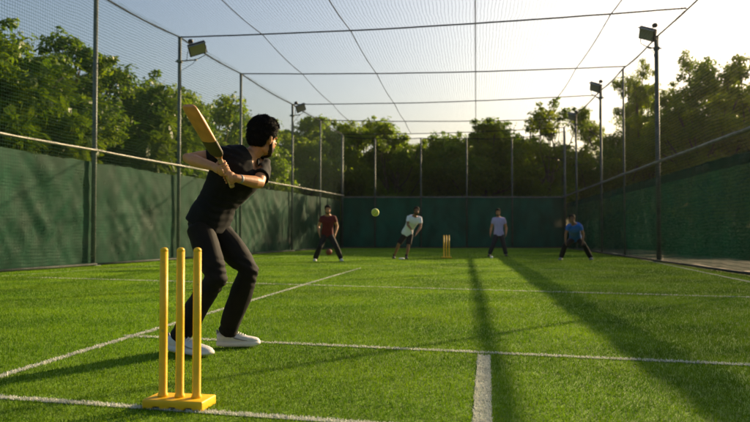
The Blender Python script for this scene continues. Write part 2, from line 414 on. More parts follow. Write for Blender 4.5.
def nz3(x, y, z): return noise.noise(Vector((x, y, z)))

def fence(name, label, cat, P_list, tops, rail_z, sheet_z, sheet_b, m_sheet, inward, post_r, seed, hem=0, rail_r=.03, group=None):
    """posts at P_list (ground points, from near to far) with given top heights"""
    root = empty(name, (0, 0, 0)); tag(root, label, cat, group)
    root.location = P_list[0]; O = Vector(P_list[0]); inw = Vector(inward)
    def bld(mb, nm, m, **k): return mb.build(nm, m, root, origin=O, **k)
    for i, (p, zt) in enumerate(zip(P_list, tops)):
        r = post_r[i]
        mb = MB(); mb.tube([p + Vector((0, 0, -.02)), p + Vector((0, 0, zt))], r, 12); mb.tube([p + Vector((0, 0, zt)), p + Vector((0, 0, zt + .015))], [r*1.15, r*1.15], 12)
        mb.box(p + Vector((0, 0, .01)), r*4.5, r*4.5, .02)
        bld(mb, 'post', M['galv'])
        mb = MB(); mb.tube([p + Vector((0, 0, rail_z - .06)), p + Vector((0, 0, rail_z + .06))], r*1.25, 12); bld(mb, 'clamp', M['galv'])
    rp = inw * (max(post_r) + rail_r + .005)
    pts = []
    for i in range(len(P_list) - 1):
        for k in range(6):
            t = k / 6; q = P_list[i].lerp(P_list[i+1], t); pts.append(q + rp + Vector((0, 0, rail_z - .012*math.sin(math.pi*t) + .004*nz3(q.y, seed, 1))))
    pts.append(P_list[-1] + rp + Vector((0, 0, rail_z)))
    mb = MB(); mb.tube(pts, rail_r, 8); bld(mb, 'mid_rail', M['rail'])
    # top cable
    pts = []
    for i in range(len(P_list) - 1):
        for k in range(6):
            t = k / 6; q = P_list[i].lerp(P_list[i+1], t); pts.append(q + Vector((0, 0, tops[i]*(1-t) + tops[i+1]*t + .02 - .06*math.sin(math.pi*t))))
    pts.append(P_list[-1] + Vector((0, 0, tops[-1] + .02)))
    mb = MB(); mb.tube(pts, .022, 6); bld(mb, 'top_cable', M['cable'])
    mb = MB()
    for i in range(len(P_list) - 1):
        mb.tube([P_list[i] + rp + Vector((0, 0, .05)), P_list[i+1] + rp + Vector((0, 0, .05))], .028, 8)
    bld(mb, 'ground_rail', M['kerb'])
    off = inw * -(max(post_r) + .05); noff = inw * (max(post_r) + rail_r*2 + .04)
    for i in range(len(P_list) - 1):
        a, b = P_list[i], P_list[i+1]; L = (b - a).length
        sgn = 1
        def dsp(x, z, s, i=i, L=L):
            k = i * 7.3 + seed
            e = math.sin(math.pi * min(1, max(0, x / L)))
            d = .09 * nz3(x*.8 + k, z*.55, k) + .012*nz3(x*13 + k, z*6, 4) + .018*nz3(x*4.5 - z*5 + k, z*2, 7) + .055 * nz3(x*2.2 + z*1.4 + k, z*1.3, k + 3) + .03 * nz3(x*6 + z*2 + k, z*2.2, k + 8)
            d += .06 * abs(nz3((x + z*.9)*2.0 + k, z*.3, 2)) - .06 * abs(nz3((x - z*.8)*2.4 + k, z*.3, 9))
            return d * (.25 + .75*e) * (.35 + .65*math.sin(math.pi * min(1, max(0, s*.9 + .1))))
        zt = lambda t, i=i, L=L: sheet_z - .018*abs(math.sin(t*L*math.pi/.9)) + .03*nz3(t*L*.5, i + seed, 5)
        zb = lambda t, i=i, L=L: sheet_b + .05*nz3(t*L*.9, i + seed, 6)
        grid_sheet('privacy_screen', a + off - O, b + off - O, zb, zt, m_sheet, root, max(20, int(L*12)), 32, dsp)
        if hem:  # band added along the screen top to cast a long shadow on the turf
            zt2 = lambda t, f=zt: f(t) + .006
            zb2 = lambda t, f=zt: f(t) - hem
            grid_sheet('screen_hem', a + off*1.12 - O, b + off*1.12 - O, zb2, zt2, M['hem'], root, max(20, int(L*12)), 3, dsp)
    # netting, one sheet along the inside of the posts
    vs, fs, uvs = [], [], []; run = 0; cols = []
    for i in range(len(P_list)):
        if i: run += (P_list[i] - P_list[i-1]).length
        cols.append((P_list[i] + noff, run, tops[i]))
    for i, (p, u, zt) in enumerate(cols):
        for j in range(9):
            z = .03 + (zt - .03) * j / 8
            vs.append(p + Vector((0, 0, z)) - O); uvs.append((u, z))
    for i in range(len(cols) - 1):
        for j in range(8):
            k = i*9+j; fs.append((k, k+9, k+10, k+1))
    me = bpy.data.meshes.new('netting'); me.from_pydata(vs, [], fs); me.update(); uvl = me.uv_layers.new(name='UVMap')
    for l in me.loops: uvl.data[l.index].uv = uvs[l.vertex_index]
    link_mesh('netting', me, M['net_side'], root, False)
    # ties
    mb = MB()
    for i in range(len(P_list) - 1):
        a, b = P_list[i], P_list[i+1]; n = int((b - a).length / .9)
        for k in range(1, n):
            if sheet_z < rail_z - .1 and len(kids(root)) < 95:
                mb = MB(); q = a.lerp(b, k / n); mb.tube([q + off + Vector((0, 0, sheet_z - .06)), q + rp + Vector((0, 0, rail_z))], .0035, 4); bld(mb, 'tie', M['cable'])
    return root

def ztop(p, py):
    d = depth_of(p); 
    # height whose projection lands on row py at the depth of ground point p
    q = P(375, py, d); return q.z
left_px = [(93, 266, None), (178, 259.9, 36), (240, 255.4, 73), (292, 251.6, 104), (320, 249.6, 120)]
LP = [G(x, y) for x, y, _ in left_px]
stepv = (LP[1] - LP[0])
LP = [LP[0] - stepv*3.0, LP[0] - stepv*2.0, LP[0] - stepv] + LP + [LFb.copy()]
Ltop = [7.0, 7.0, 7.0, 7.0] + [ztop(G(x, y), t) for x, y, t in left_px[1:]] + [ztop(LFb, 134)]
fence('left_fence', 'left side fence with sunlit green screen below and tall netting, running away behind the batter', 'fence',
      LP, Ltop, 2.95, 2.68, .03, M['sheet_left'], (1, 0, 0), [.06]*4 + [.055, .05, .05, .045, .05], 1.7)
right_px = [(577, 249.8, 114), (602, 253.5, 90), (625, 257, 68), (659, 262, 36)]
RPn = [G(x, y) for x, y, _ in right_px][::-1]
Rtop = [ztop(G(x, y), t) for x, y, t in right_px][::-1]
st = RF(RPn[0].y - 9.4); st2 = RF(RPn[0].y - 13.6); st3 = RF(RPn[0].y - 17.8); st4 = RF(RPn[0].y - 22)
RP = [st4, st3, st2, st] + RPn + [RFb.copy()]
Rtop = [6.4]*4 + Rtop + [ztop(RFb, 127)]
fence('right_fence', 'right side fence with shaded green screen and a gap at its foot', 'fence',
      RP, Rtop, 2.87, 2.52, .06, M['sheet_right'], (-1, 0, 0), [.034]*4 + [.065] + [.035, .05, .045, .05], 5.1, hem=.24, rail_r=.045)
bx = [342.5, 375, 421, 467, 512.5, 565]
BP = []
for x in bx[1:-1]:
    y = 248; BP.append(G(x, y))
BPt = [ztop(p, 138) for p in BP]
BP = [LFb + Vector((.02, .08, 0))] + BP + [RFb + Vector((.05, .06, 0))]
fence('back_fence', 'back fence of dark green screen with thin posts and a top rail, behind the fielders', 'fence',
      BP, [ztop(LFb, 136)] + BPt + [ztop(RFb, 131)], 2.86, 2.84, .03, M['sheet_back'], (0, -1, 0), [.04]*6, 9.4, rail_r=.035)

# ------------------------------------------------------------------ overhead net
roof = empty('overhead_net', (0, 0, 0)); tag(roof, 'overhead net roof of fine mesh hung on dark cross cables above the whole court', 'net')
def z_at(poly, tops, y):
    for i in range(len(poly) - 1):
        if poly[i].y <= y <= poly[i+1].y:
            t = (y - poly[i].y) / (poly[i+1].y - poly[i].y); return tops[i]*(1-t) + tops[i+1]*t
    return tops[0] if y < poly[0].y else tops[-1]
crosses = []
def cross(ly, rpx):
    a = LF(ly); a.z = z_at(LP, Ltop, ly) + .02
    # right end on the right fence top seen at photo column rpx
    lo, hi = 0.0, RFb.y
    for _ in range(40):
        mid = (lo + hi) / 2; q = RF(mid); v = CAMROT.inverted() @ (q - cam.location); px = CX + FPX * v.x / -v.z
        if px > rpx: lo = mid
        else: hi = mid
    b = RF(lo); b.z = z_at(RP, Rtop, lo) + .02
    crosses.append((a, b))
for i, rpx in ((4, 690), (5, 628), (6, 597), (7, 573)): cross(LP[i].y, rpx)
dy = crosses[0][0].y - crosses[1][0].y
for k in (1, 2, 3):
    a0, b0 = crosses[0]; ya = a0.y - 4.6*k; a = LF(ya); a.z = 7.02; yb = b0.y - 4.6*k; b = RF(yb); b.z = 6.42; crosses.insert(0, (a, b))
crosses.append((LFb + Vector((0, 0, Ltop[-1])), RFb + Vector((0, 0, Rtop[-1]))))
def cpt(c, t, sag=.10):
    a, b = c; p = a.lerp(b, t); p.z -= sag * math.sin(math.pi*t) ; return p
for c in crosses:
    mb = MB(); mb.tube([cpt(c, t/24) + Vector((0, 0, .012*nz3(t*.9, c[0].y, 0))) for t in range(25)], .021, 6); mb.build('cross_cable', M['cable'], roof)
for Xr in (-6.4, -3.6, 0.0, 3.5):
    pts = []
    for j, c in enumerate(crosses):
        t = (Xr - c[0].x) / (c[1].x - c[0].x)
        if 0 < t < 1: pts.append(cpt(c, t) + Vector((0, 0, -.005)))
    q = []
    for i in range(len(pts) - 1):
        for k in range(5): q.append(pts[i].lerp(pts[i+1], k/5) - Vector((0, 0, .07*math.sin(math.pi*k/5))))
    q.append(pts[-1]); mb = MB(); mb.tube(q, .012 if Xr < -5 else .015, 6); mb.build('ridge_cable', M['cable'], roof)
vs, fs, uvs = [], [], []
NXr = 20
rows = []
for i in range(len(crosses) - 1):
    for k in range(5): rows.append((i, k / 5))
rows.append((len(crosses) - 2, 1.0))
for i, s in rows:
    for j in range(NXr + 1):
        t = j / NXr; p = cpt(crosses[i], t).lerp(cpt(crosses[i+1], t), s)
        p.z -= .02 + .15*math.sin(math.pi*s) + .02*abs(math.sin(t*9)); vs.append(p); uvs.append((p.x, p.y))
for i in range(len(rows) - 1):
    for j in range(NXr): k = i*(NXr+1)+j; fs.append((k, k+1, k+NXr+2, k+NXr+1))
me = bpy.data.meshes.new('netting'); me.from_pydata(vs, [], fs); me.update(); uvl = me.uv_layers.new(name='UVMap')
for l in me.loops: uvl.data[l.index].uv = uvs[l.vertex_index]
link_mesh('netting', me, M['net_roof'], roof, True)

# ------------------------------------------------------------------ floodlights
def floodlight(post, z, side, size, label, face, arm=.35, rise=.3, roll=.45):
    "arm from the post, a bent bracket and a tilted rectangular head; side=+1 arm to +x"
    p = Vector((post.x, post.y, z)); root = empty('floodlight', p); tag(root, label, 'floodlight', 'floodlights on the fence posts')
    e = Vector((side*arm, -.05, .02))
    mb = MB(); mb.tube([Vector((-side*.14, 0, 0)), e], .022, 8); mb.box(Vector((0, 0, 0)), .15, .15, .09); mb.box(e, .06, .06, .05); mb.build('arm', M['galv'], root, bevel=.004)
    f = Vector(face).normalized(); c = e + Vector((side*.03, 0, rise)); q = Matrix.Rotation(roll*side, 3, f) @ f.to_track_quat('Z', 'Y').to_matrix()
    s = size
    mb = MB()
    for sx in (-1, 1):
        mb.tube([e + Vector((0, 0, 0)), e + q @ Vector((sx*s*.54, 0, 0)) * 1.0 + Vector((0, 0, .06)), c + q @ Vector((sx*s*.54, 0, 0))], .013, 6)
    mb.build('bracket', M['galv'], root)
    mb = MB(); mb.loft([[c + q @ Vector((x*s*.5*k, y*s*.36*k, zz)) for x, y in ((-1,-1),(1,-1),(1,1),(-1,1))] for zz, k in ((.06, 1), (.0, 1), (-.07, .8), (-.12, .55))])
    for k in range(7): mb.box(c + q @ Vector(((k-3)*s*.11, 0, -.12)), .012, s*.5, .1, q)
    h = mb.build('lamp_head', M['lamp_body'], root, smooth=False, bevel=.006)
    mb = MB(); mb.box(c + q @ Vector((0, 0, .064)), s*.88, s*.6, .012, q); mb.build('lens', M['lamp_glass'], h, smooth=False)
    mb = MB(); mb.box(c + q @ Vector((0, s*.3, .10)), s*1.02, .02, .1, q); mb.build('visor', M['rail'], h, smooth=False)
    mb = MB(); mb.ell(e + Vector((-side*.16, -.05, rise + .22)), .085, .085, .07); mb.tube([e + Vector((-side*.12, -.05, rise + .18)), c + Vector((0, 0, -.02))], .012, 6); mb.build('sensor', M['lamp_body'], root)
    mb = MB(); mb.tube([e, e + Vector((-side*.12, .02, -.12)), Vector((0.05*side, 0, -.3)), Vector((.06*side, 0, -.9))], .008, 5); mb.build('wire', M['cable'], root)
    return root
pl1, pl2 = LP[4], LP[6]
floodlight(pl1, ztop(pl1, 60), 1, .56, 'floodlight on the left fence post just behind the raised bat', (.55, -.62, -.55), .56, .36)
floodlight(pl2, ztop(pl2, 115), 1, .46, 'small floodlight on the left fence post between the batter and the fielder in maroon', (.62, -.75, -.25), .35, .32)
pr1, pr2, pr3 = RP[4], RP[6], RP[7]
floodlight(pr1, ztop(pr1, 47), -1, .52, 'large floodlight on the nearest right fence post, highest on the right', (-.72, -.55, -.35), .22, .42)
floodlight(pr2, ztop(pr2, 97), -1, .52, 'floodlight on the second right fence post, above the fielder in blue', (-.72, -.55, -.35), .16, .42)
floodlight(pr3, ztop(pr3, 124), -1, .5, 'farthest floodlight on the right fence, near the back corner', (-.72, -.55, -.35), .14, .4)

# ------------------------------------------------------------------ wickets
def rounded_box_mb(c, sx, sy, sz, M3): return MB().box(c, sx, sy, sz, M3)
def wicket(p, xdir, label, w=.305, dep=.17, th=.046, sp=.087, hgt=.725, notches=True):
    root = empty('wicket', p); root.rotation_euler = (0, 0, math.atan2(xdir.y, xdir.x)); tag(root, label, 'stumps')
    root['group'] = 'yellow plastic stumps on bases'
    mb = MB(); prof = []
    # base profile along x with notches cut underneath at front and back
    N = 3; xs = [-w/2]
    zt = th
    nw = .022; cuts = [(-w*.27), 0, (w*.27)]
    outline = [(-w/2, .0)]
    for c in cuts: outline += [(c - nw, .0), (c - nw*.7, .013), (c + nw*.7, .013), (c + nw, .0)]
    outline += [(w/2, 0), (w/2, zt), (-w/2, zt)]
    y0, y1 = -dep/2, dep/2
    mb.loft([[Vector((x, y0, z + .002)) for x, z in outline], [Vector((x, y1, z + .002)) for x, z in outline]])
    base = mb.build('base', M['yellow'], root, bevel=.008, seg=3)
    for i, x in enumerate((-sp, 0, sp)):
        mb = MB(); r = .0205
        mb.tube([Vector((x, .0, th)), Vector((x, 0, th + .012)), Vector((x, 0, th + .02)), Vector((x, 0, th + hgt*.5)), Vector((x, 0, th + hgt - .02))], [r*1.25, r*1.2, r, r*.97, r*.95], 20, round_caps=False)
        # domed top with a faint bail groove
        rr = r*.95; zz = th + hgt - .02
        rings = [(zz, rr), (zz + .008, rr*.97), (zz + .014, rr*.82), (zz + .018, rr*.5), (zz + .019, rr*.12)]
        mb.loft([[Vector((x + q*math.cos(2*math.pi*k/20), q*math.sin(2*math.pi*k/20), z)) for k in range(20)] for z, q in rings])
        mb.build('stump', M['yellow'], root)
    return root
bf = (G(203, 413) - G(141, 410)); bf.z = 0; bf.normalize()
wc = G(179.5, 406.8); 
wicket(wc, bf, 'yellow stumps on a plastic base in the foreground, closest to the viewer')
fw = G(446.5, 258.2)
wicket(fw, Vector((1, -.06, 0)), 'yellow stumps at the far end beside the bowler', w=.34, dep=.2)

# ------------------------------------------------------------------ balls and small things
def ball(name, c, r, m, label, seam=None, cat='ball'):
    root = empty(name, c); tag(root, label, cat)
    mb = MB(); mb.ell((0, 0, 0), r, r, r, nu=32, nv=20); b = mb.build('shell', m, root)
    if seam:
        pts = []
        for k in range(49):
            t = 2*math.pi*k/48; a = .42
            v = Vector((math.cos(t)*(1 - .25) + .25*math.cos(3*t), math.sin(t)*(1 - .25) - .25*math.sin(3*t), 2*math.sqrt(.25*.75)*math.sin(2*t))).normalized()
            pts.append(v * r * 1.004)
        mb = MB(); mb.tube(pts, r*.035, 5); mb.build('seam', seam, root)
    return root
M['ball'] = mat('felt_ball', (.55, .62, .05), .9, .2, var=.12, vscale=60, bump=.5, bscale=200, sheen=.6)
M['seam'] = mat('pale_seam', (.75, .75, .6), .8)
M['red_ball'] = mat('brown_rubber', (.30, .075, .03), .6, .4, var=.15, vscale=12)
M['white_ball'] = mat('white_ball', (.8, .8, .76), .5)
bo = ball('tennis_ball', P(375.3, 212.4, 6.1), .0335, M['ball'], 'fuzzy yellow green tennis ball flying in mid air towards the batter', M['seam']); bo.rotation_euler = (.6, .9, .3)
g = G(329, 255.3); ball('brown_ball', g + Vector((0, 0, .12)), .12, M['red_ball'], 'reddish brown ball on the grass behind the fielder in maroon', M['dark'])
g = G(491.6, 258.9); ball('white_ball', g + Vector((0, 0, .05)), .045, M['white_ball'], 'small white ball on the grass at the feet of the fielder in lavender', M['seam'])
g = G(401.8, 259.2)
mb = MB(); mb.loft([[Vector((q*math.cos(2*math.pi*k/24), q*math.sin(2*math.pi*k/24), z)) for k in range(24)] for z, q in ((.004, .11), (.02, .105), (.045, .06), (.047, .035))])
o = mb.build('marker_disc', M['white_ball'], None); o.location = g; tag(o, 'flat white marker disc on the grass between the feet of the bowler', 'marker')

# ------------------------------------------------------------------ trees
M['bark'] = mat('bark', (.11, .085, .06), .9, .2, var=.35, vscale=7, bump=.7, bscale=18, stretch=(1, 1, .3))
M['leaf_near'] = leafy('leaf_near', (.035, .095, .004), (.15, .21, .006), trans=.45, ctr=(1.6, 1.5, .5), hue_scale=.55)
M['leaf_far'] = leafy('leaf_far', (.045, .12, .008), (.17, .24, .012), trans=.58, ctr=(1.8, 1.6, .5), hue_scale=.3)
M['leaf_gold'] = leafy('leaf_gold', (.050, .13, .006), (.18, .25, .010), trans=.6, ctr=(1.7, 1.4, .45), hue_scale=.4)

def leaf_cloud(centers, radii, n, size, seed, aspect=.42, droop=.25, frond=False):
    r = np.random.default_rng(seed); C = np.array(centers); Q = np.array(radii)
    w = Q**2; w = w / w.sum(); idx = r.choice(len(C), n, p=w)
    u = r.normal(size=(n, 3)); u /= np.linalg.norm(u, axis=1)[:, None]
    rad = r.random(n)**.42; 
    # lumpy clump surface
    lump = 1 + .28*np.sin(5*u[:, 0] + idx) * np.cos(4*u[:, 1] + 2*idx) + .18*np.sin(9*u[:, 2] + idx*1.7)
    p = C[idx] + u * (rad*lump*Q[idx])[:, None] * np.array([1, 1, .72])
    s = size * r.uniform(.6, 1.35, n)
    nrm = u*.7 + r.normal(size=(n, 3))*.6 + np.array([0, 0, .6]); nrm /= np.linalg.norm(nrm, axis=1)[:, None]
    t = r.normal(size=(n, 3)) + u*1.2 - np.array([0, 0, droop]); t -= nrm * (t*nrm).sum(1)[:, None]; t /= np.linalg.norm(t, axis=1)[:, None]
    b = np.cross(nrm, t)
    V = np.zeros((n, 4, 3)); V[:, 0] = p - t*s[:, None]*.5; V[:, 2] = p + t*s[:, None]*.5
    V[:, 1] = p + b*(s*aspect*.5)[:, None] + nrm*(s*.12)[:, None]; V[:, 3] = p - b*(s*aspect*.5)[:, None] + nrm*(s*.12)[:, None]
    F = np.arange(n*4).reshape(n, 4)
    return V.reshape(-1, 3), F
def frond_cloud(centers, radii, n_fronds, size, seed, leaflets=9):
    "compound leaves: each frond is an arching stalk of paired leaflets"
    r = np.random.default_rng(seed); C = np.array(centers); Q = np.array(radii)
    w = Q**2; w = w / w.sum(); idx = r.choice(len(C), n_fronds, p=w)
    u = r.normal(size=(n_fronds, 3)); u[:, 2] += .25; u /= np.linalg.norm(u, axis=1)[:, None]
    rad = r.random(n_fronds)**.38
    p = C[idx] + u * (rad*Q[idx])[:, None] * np.array([1, 1, .75])
    t = u + r.normal(size=u.shape)*.45; t /= np.linalg.norm(t, axis=1)[:, None]
    L = size * r.uniform(.7, 1.3, n_fronds)
    up = np.array([0, 0, 1.]) + r.normal(size=u.shape)*.35
    side = np.cross(t, up); side /= np.linalg.norm(side, axis=1)[:, None]
    up = np.cross(side, t)
    Vs = []
    for k in range(leaflets):
        a = (k + .5) / leaflets; sag = -.35*a*a
        base = p + t*(L*a)[:, None] + np.array([0, 0, 1.])*(L*sag)[:, None]
        for sg in (-1, 1):
            ll = L*.42*math.sin(math.pi*(.18 + .72*a)); 
            dr = side*sg*.85 + t*.55 + np.array([0, 0, -.28]); dr /= np.linalg.norm(dr, axis=1)[:, None]
            wv = t*.5 - side*sg*.3; wv /= np.linalg.norm(wv, axis=1)[:, None]
            V = np.zeros((n_fronds, 4, 3)); V[:, 0] = base; V[:, 2] = base + dr*ll[:, None]
            V[:, 1] = base + dr*(ll*.45)[:, None] + wv*(ll*.17)[:, None]; V[:, 3] = base + dr*(ll*.45)[:, None] - wv*(ll*.17)[:, None]
            Vs.append(V)
    V = np.concatenate(Vs, 0); return V.reshape(-1, 3), np.arange(len(V)*4).reshape(-1, 4)

M['leaf_bush'] = leafy('leaf_bush', (.012, .035, .006), (.03, .06, .01), trans=.04, rough=.9, spec=.03)  # extra dark leaves for the backing added behind the screens
root_top = {}
def make_tree(H, Rc, zb, nclump, nleaf, lsize, seed, mleaf, fronds=False, crad=(.5, 1.1), top_bias=0.0, trunk_r=.16):
    rr = random.Random(seed); root = empty('broadleaf_tree', (0, 0, 0))
    th = zb + (H - zb)*.35
    tp = [Vector((0, 0, -.1))]
    for k in range(1, 7): tp.append(Vector((rr.uniform(-.16, .16)*k*.5, rr.uniform(-.16, .16)*k*.5, th*k/6)))
    mb = MB(); mb.tube(tp, [trunk_r*(1.25 if k == 0 else 1 - .09*k) for k in range(7)], 10)
    cs, rs = [], []
    for k in range(nclump):
        for _ in range(40):
            v = Vector((rr.gauss(0, 1), rr.gauss(0, 1), rr.gauss(0, 1))).normalized() * (rr.random()**.45)
            v.z = min(v.z, .72); z = zb + (H - zb)*(.5 + .5*v.z)
            prof = math.sin(math.pi * min(.95, max(.12, (z - zb)/(H - zb)*.8 + .15)))
            c = Vector((v.x*Rc*prof**.5, v.y*Rc*prof**.5, z - .4))
            if all((c - q).length > .6*(a + .4) for q, a in zip(cs, rs)): break
        cs.append(c); rs.append(rr.uniform(*crad) * (1.15 - .30*max(0, v.z)))
    for i, (c, q) in enumerate(zip(cs, rs)):
        j = rr.randint(3, 6); s = tp[j]
        mid = s.lerp(c, .5) + Vector((rr.uniform(-.25, .25), rr.uniform(-.25, .25), -.12*(c - s).length))
        r0 = trunk_r*.42
        mb.tube([s, s.lerp(mid, .5) + Vector((0, 0, -.05)), mid, mid.lerp(c, .6), c], [r0, r0*.8, r0*.6, r0*.38, r0*.15], 6)
        for _ in range(3):
            e = c + Vector((rr.uniform(-1, 1), rr.uniform(-1, 1), rr.uniform(-.2, 1)))*q*.8
            mb.tube([mid.lerp(c, .6), c.lerp(e, .3), e], [r0*.3, r0*.2, r0*.06], 4)
    mb.build('trunk', M['bark'], root)
    cl, rl = [c[:] for c in cs], list(rs)
    # satellite tufts break up the outline
    for i in range(nclump*3):
        c, q = cs[i % nclump], rs[i % nclump]; v = Vector((rr.gauss(0, 1), rr.gauss(0, 1), rr.gauss(.3, .8))).normalized()
        cl.append((c + v*q*rr.uniform(.7, 1.08))[:]); rl.append(q*rr.uniform(.28, .5))
    if fronds: V, F = frond_cloud(cl, rl, nleaf, lsize, seed)
    else: V, F = leaf_cloud(cl, rl, nleaf, lsize, seed)
    np_mesh('crown', V, F, mleaf, root); root_top[root.name] = float(np.percentile(V[:, 2], 99.7))
    return root
protos = {}
def tree(kind, px, d, toppy, label, rot=0.0, wide=1.0, group='trees beyond the fences'):
    spec = {'far_a': dict(H=9, Rc=3.4, zb=1.2, nclump=44, nleaf=40000, lsize=.22, seed=3, mleaf=M['leaf_far']),
            'far_b': dict(H=9, Rc=3.0, zb=1.0, nclump=40, nleaf=36000, lsize=.21, seed=11, mleaf=M['leaf_far'], crad=(.45, 1.0)),
            'far_c': dict(H=9, Rc=3.7, zb=.8, nclump=50, nleaf=42000, lsize=.22, seed=23, mleaf=M['leaf_far'], crad=(.5, 1.05)),
            'tall': dict(H=11, Rc=2.7, zb=3.0, nclump=24, nleaf=9500, lsize=.23, seed=31, mleaf=M['leaf_gold'], crad=(.35, .8), trunk_r=.14),
            'near_a': dict(H=8, Rc=3.0, zb=1.0, nclump=32, nleaf=5200, lsize=.50, seed=41, mleaf=M['leaf_near'], fronds=True, crad=(.5, .95)),
            'near_b': dict(H=8, Rc=3.3, zb=.8, nclump=40, nleaf=36000, lsize=.19, seed=53, mleaf=M['leaf_near'], crad=(.45, .9)),
            'right_a': dict(H=8, Rc=3.2, zb=.8, nclump=46, nleaf=52000, lsize=.125, seed=71, mleaf=M['leaf_gold'], crad=(.35, .75)),
            'right_b': dict(H=8, Rc=2.6, zb=1.4, nclump=34, nleaf=34000, lsize=.125, seed=83, mleaf=M['leaf_gold'], crad=(.3, .7)),
            'gold': dict(H=8, Rc=3.2, zb=1.2, nclump=34, nleaf=24000, lsize=.21, seed=61, mleaf=M['leaf_gold'], crad=(.45, .95))}[kind]
    if kind not in protos: protos[kind] = make_tree(**spec); o = protos[kind]
    else: o = copy_tree(protos[kind])
    p = P(px, 233, d); p.z = 0; zt = ztop(p, toppy); s = zt / root_top[protos[kind].name]
    o.location = p; o.rotation_euler = (0, 0, rot); o.scale = (s*wide, s*wide, s)
    tag(o, label, 'tree', group); return o
tree('near_b', -40, 23, 22, 'broad dark tree at the left edge of the picture, behind the left fence', .5, 1.1)
tree('near_a', 22, 20.5, 66, 'feathery leaved lower tree with compound leaves, close behind the left fence', 2.1, .85)
tree('near_b', 62, 26, 43, 'bushy tree next to the first left fence post, left of it', 3.9, 1.0)
tree('near_b', 118, 29, 66, 'rounded bushy tree between the two nearest left fence posts', 1.3, 1.0)
tree('near_a', 150, 27.5, 88, 'small feathery tree just left of the floodlight post on the left', 4.2, .8)
tree('near_b', 172, 34, 96, 'bushy tree behind the left floodlight post', 5.6, .9)
tree('gold', 212, 38, 97, 'light green tree behind the raised cricket bat', .7, .9)
tree('far_a', 250, 44, 128, 'dark tree just behind the head of the batter', 2.2, .9)
tree('far_b', 300, 50, 119, 'dark tree behind the small left floodlight', .2, 1.0)
tree('far_c', 330, 52, 121, 'tree behind the left back corner of the court', 1.9, .9)
tree('far_a', 362, 55, 122, 'tree above the flying ball, left of the gap in the row', 4.4, .95)
tree('far_b', 392, 52, 124, 'tree above the bowler in the back row', 3.3, .95)
tree('far_c', 425, 56, 142, 'low tree in the dip of the back row, between higher crowns', 5.5, 1.0)
tree('far_a', 452, 54, 134, 'tree above the far stumps in the back row', 1.0, .9)
tree('far_b', 482, 52, 122, 'tree directly above the far end of the middle roof cable', 5.0, 1.05)
tree('far_c', 515, 54, 125, 'full dark tree above the fielder in lavender', 2.9, .95)
tree('tall', 553, 49, 98, 'tallest tree of the back row with a thin see through crown and visible limbs', .4, 1.0)
tree('gold', 585, 54, 158, 'low sunlit tree right of the tallest back tree', 2.5, 1.0)
tree('gold', 618, 58, 150, 'low hazy tree behind the far right floodlight posts', 5.1, 1.2)
tree('right_a', 652, 62, 84, 'leafy tree behind the nearest right floodlight post', 2.6, .62)
tree('right_b', 632, 66, 66, 'slim tree with loose branches left of the nearest right floodlight post', 3.4, .8)
tree('right_b', 696, 60, 58, 'tall tree right of the nearest right floodlight post', 1.6, .85)
tree('right_a', 740, 58, 52, 'wide tree at the right edge of the picture, behind the right fence', .9, .95)
tree('right_a', 716, 50, 92, 'middle height tree in front of the tall ones near the right edge', .3, 1.0)
tree('right_a', 772, 52, 55, 'tree cut by the right edge of the picture, behind the right fence', 2.2, 1.0)
tree('right_a', 672, 70, 112, 'lower tree filling the gap behind the right fence', 4.6, 1.0)
for i, (px, d) in enumerate(((340, 46), (385, 47), (425, 45), (470, 46), (515, 47), (560, 46), (600, 44), (640, 40), (670, 36), (705, 31), (735, 27), (775, 24), (590, 55), (660, 52), (720, 45), (755, 38))):  # unseen bushes, added so the see-through screens look dark
    k = 'bush'
    if k not in protos:
        protos[k] = make_tree(H=1.6, Rc=1.7, zb=.0, nclump=22, nleaf=15000, lsize=.10, seed=97, mleaf=M['leaf_bush'], crad=(.3, .55), trunk_r=.05); protos[k].name = 'bush'; b_ = protos[k]
    else: b_ = copy_tree(protos[k])
    p = P(px, 233, d); p.z = 0; b_.location = p; b_.rotation_euler = (0, 0, i*1.3); sc_ = (1.0 + .25*math.sin(i*2.1)) * (1 if d < 40 else 1.5); b_.scale = (sc_*1.25, sc_*1.25, sc_*.85)
    tag(b_, 'low green bush seen dimly through the screen, ' + ('behind the left end of the back fence', 'behind the back fence left of the bowler', 'behind the bowler', 'behind the far stumps', 'behind the fielder in lavender', 'right of the fielder in lavender', 'behind the right back corner', 'by the second right floodlight post',
        'left of the nearest right floodlight post', 'just right of the nearest right floodlight post', 'nearest the right picture edge', 'past the right picture edge', 'farther out by the back corner', 'farther out by the nearest right post', 'farther out at the right', 'farther out at the right edge')[i], 'bush', 'low bushes behind the fences')
for i, (px, d, ty, k, w, wd) in enumerate(((275, 62, 150, 'far_a', 1.3, 'left of the small left floodlight'), (345, 64, 148, 'far_b', 1.4, 'behind the left back corner'), (410, 64, 150, 'far_c', 1.3, 'above the bowler'),
        (470, 64, 146, 'far_a', 1.3, 'above the far stumps'), (535, 62, 148, 'far_b', 1.4, 'left of the tallest back tree'), (600, 66, 168, 'far_c', 1.3, 'near the right back corner'), (205, 48, 140, 'far_a', 1.3, 'behind the batter'), (110, 38, 110, 'far_c', 1.1, 'left of the left floodlight'), (30, 32, 100, 'far_b', 1.1, 'at the far left'))):
    tree(k, px, d, ty, 'second row tree %s, half hidden by nearer crowns' % wd, i*1.1, w)

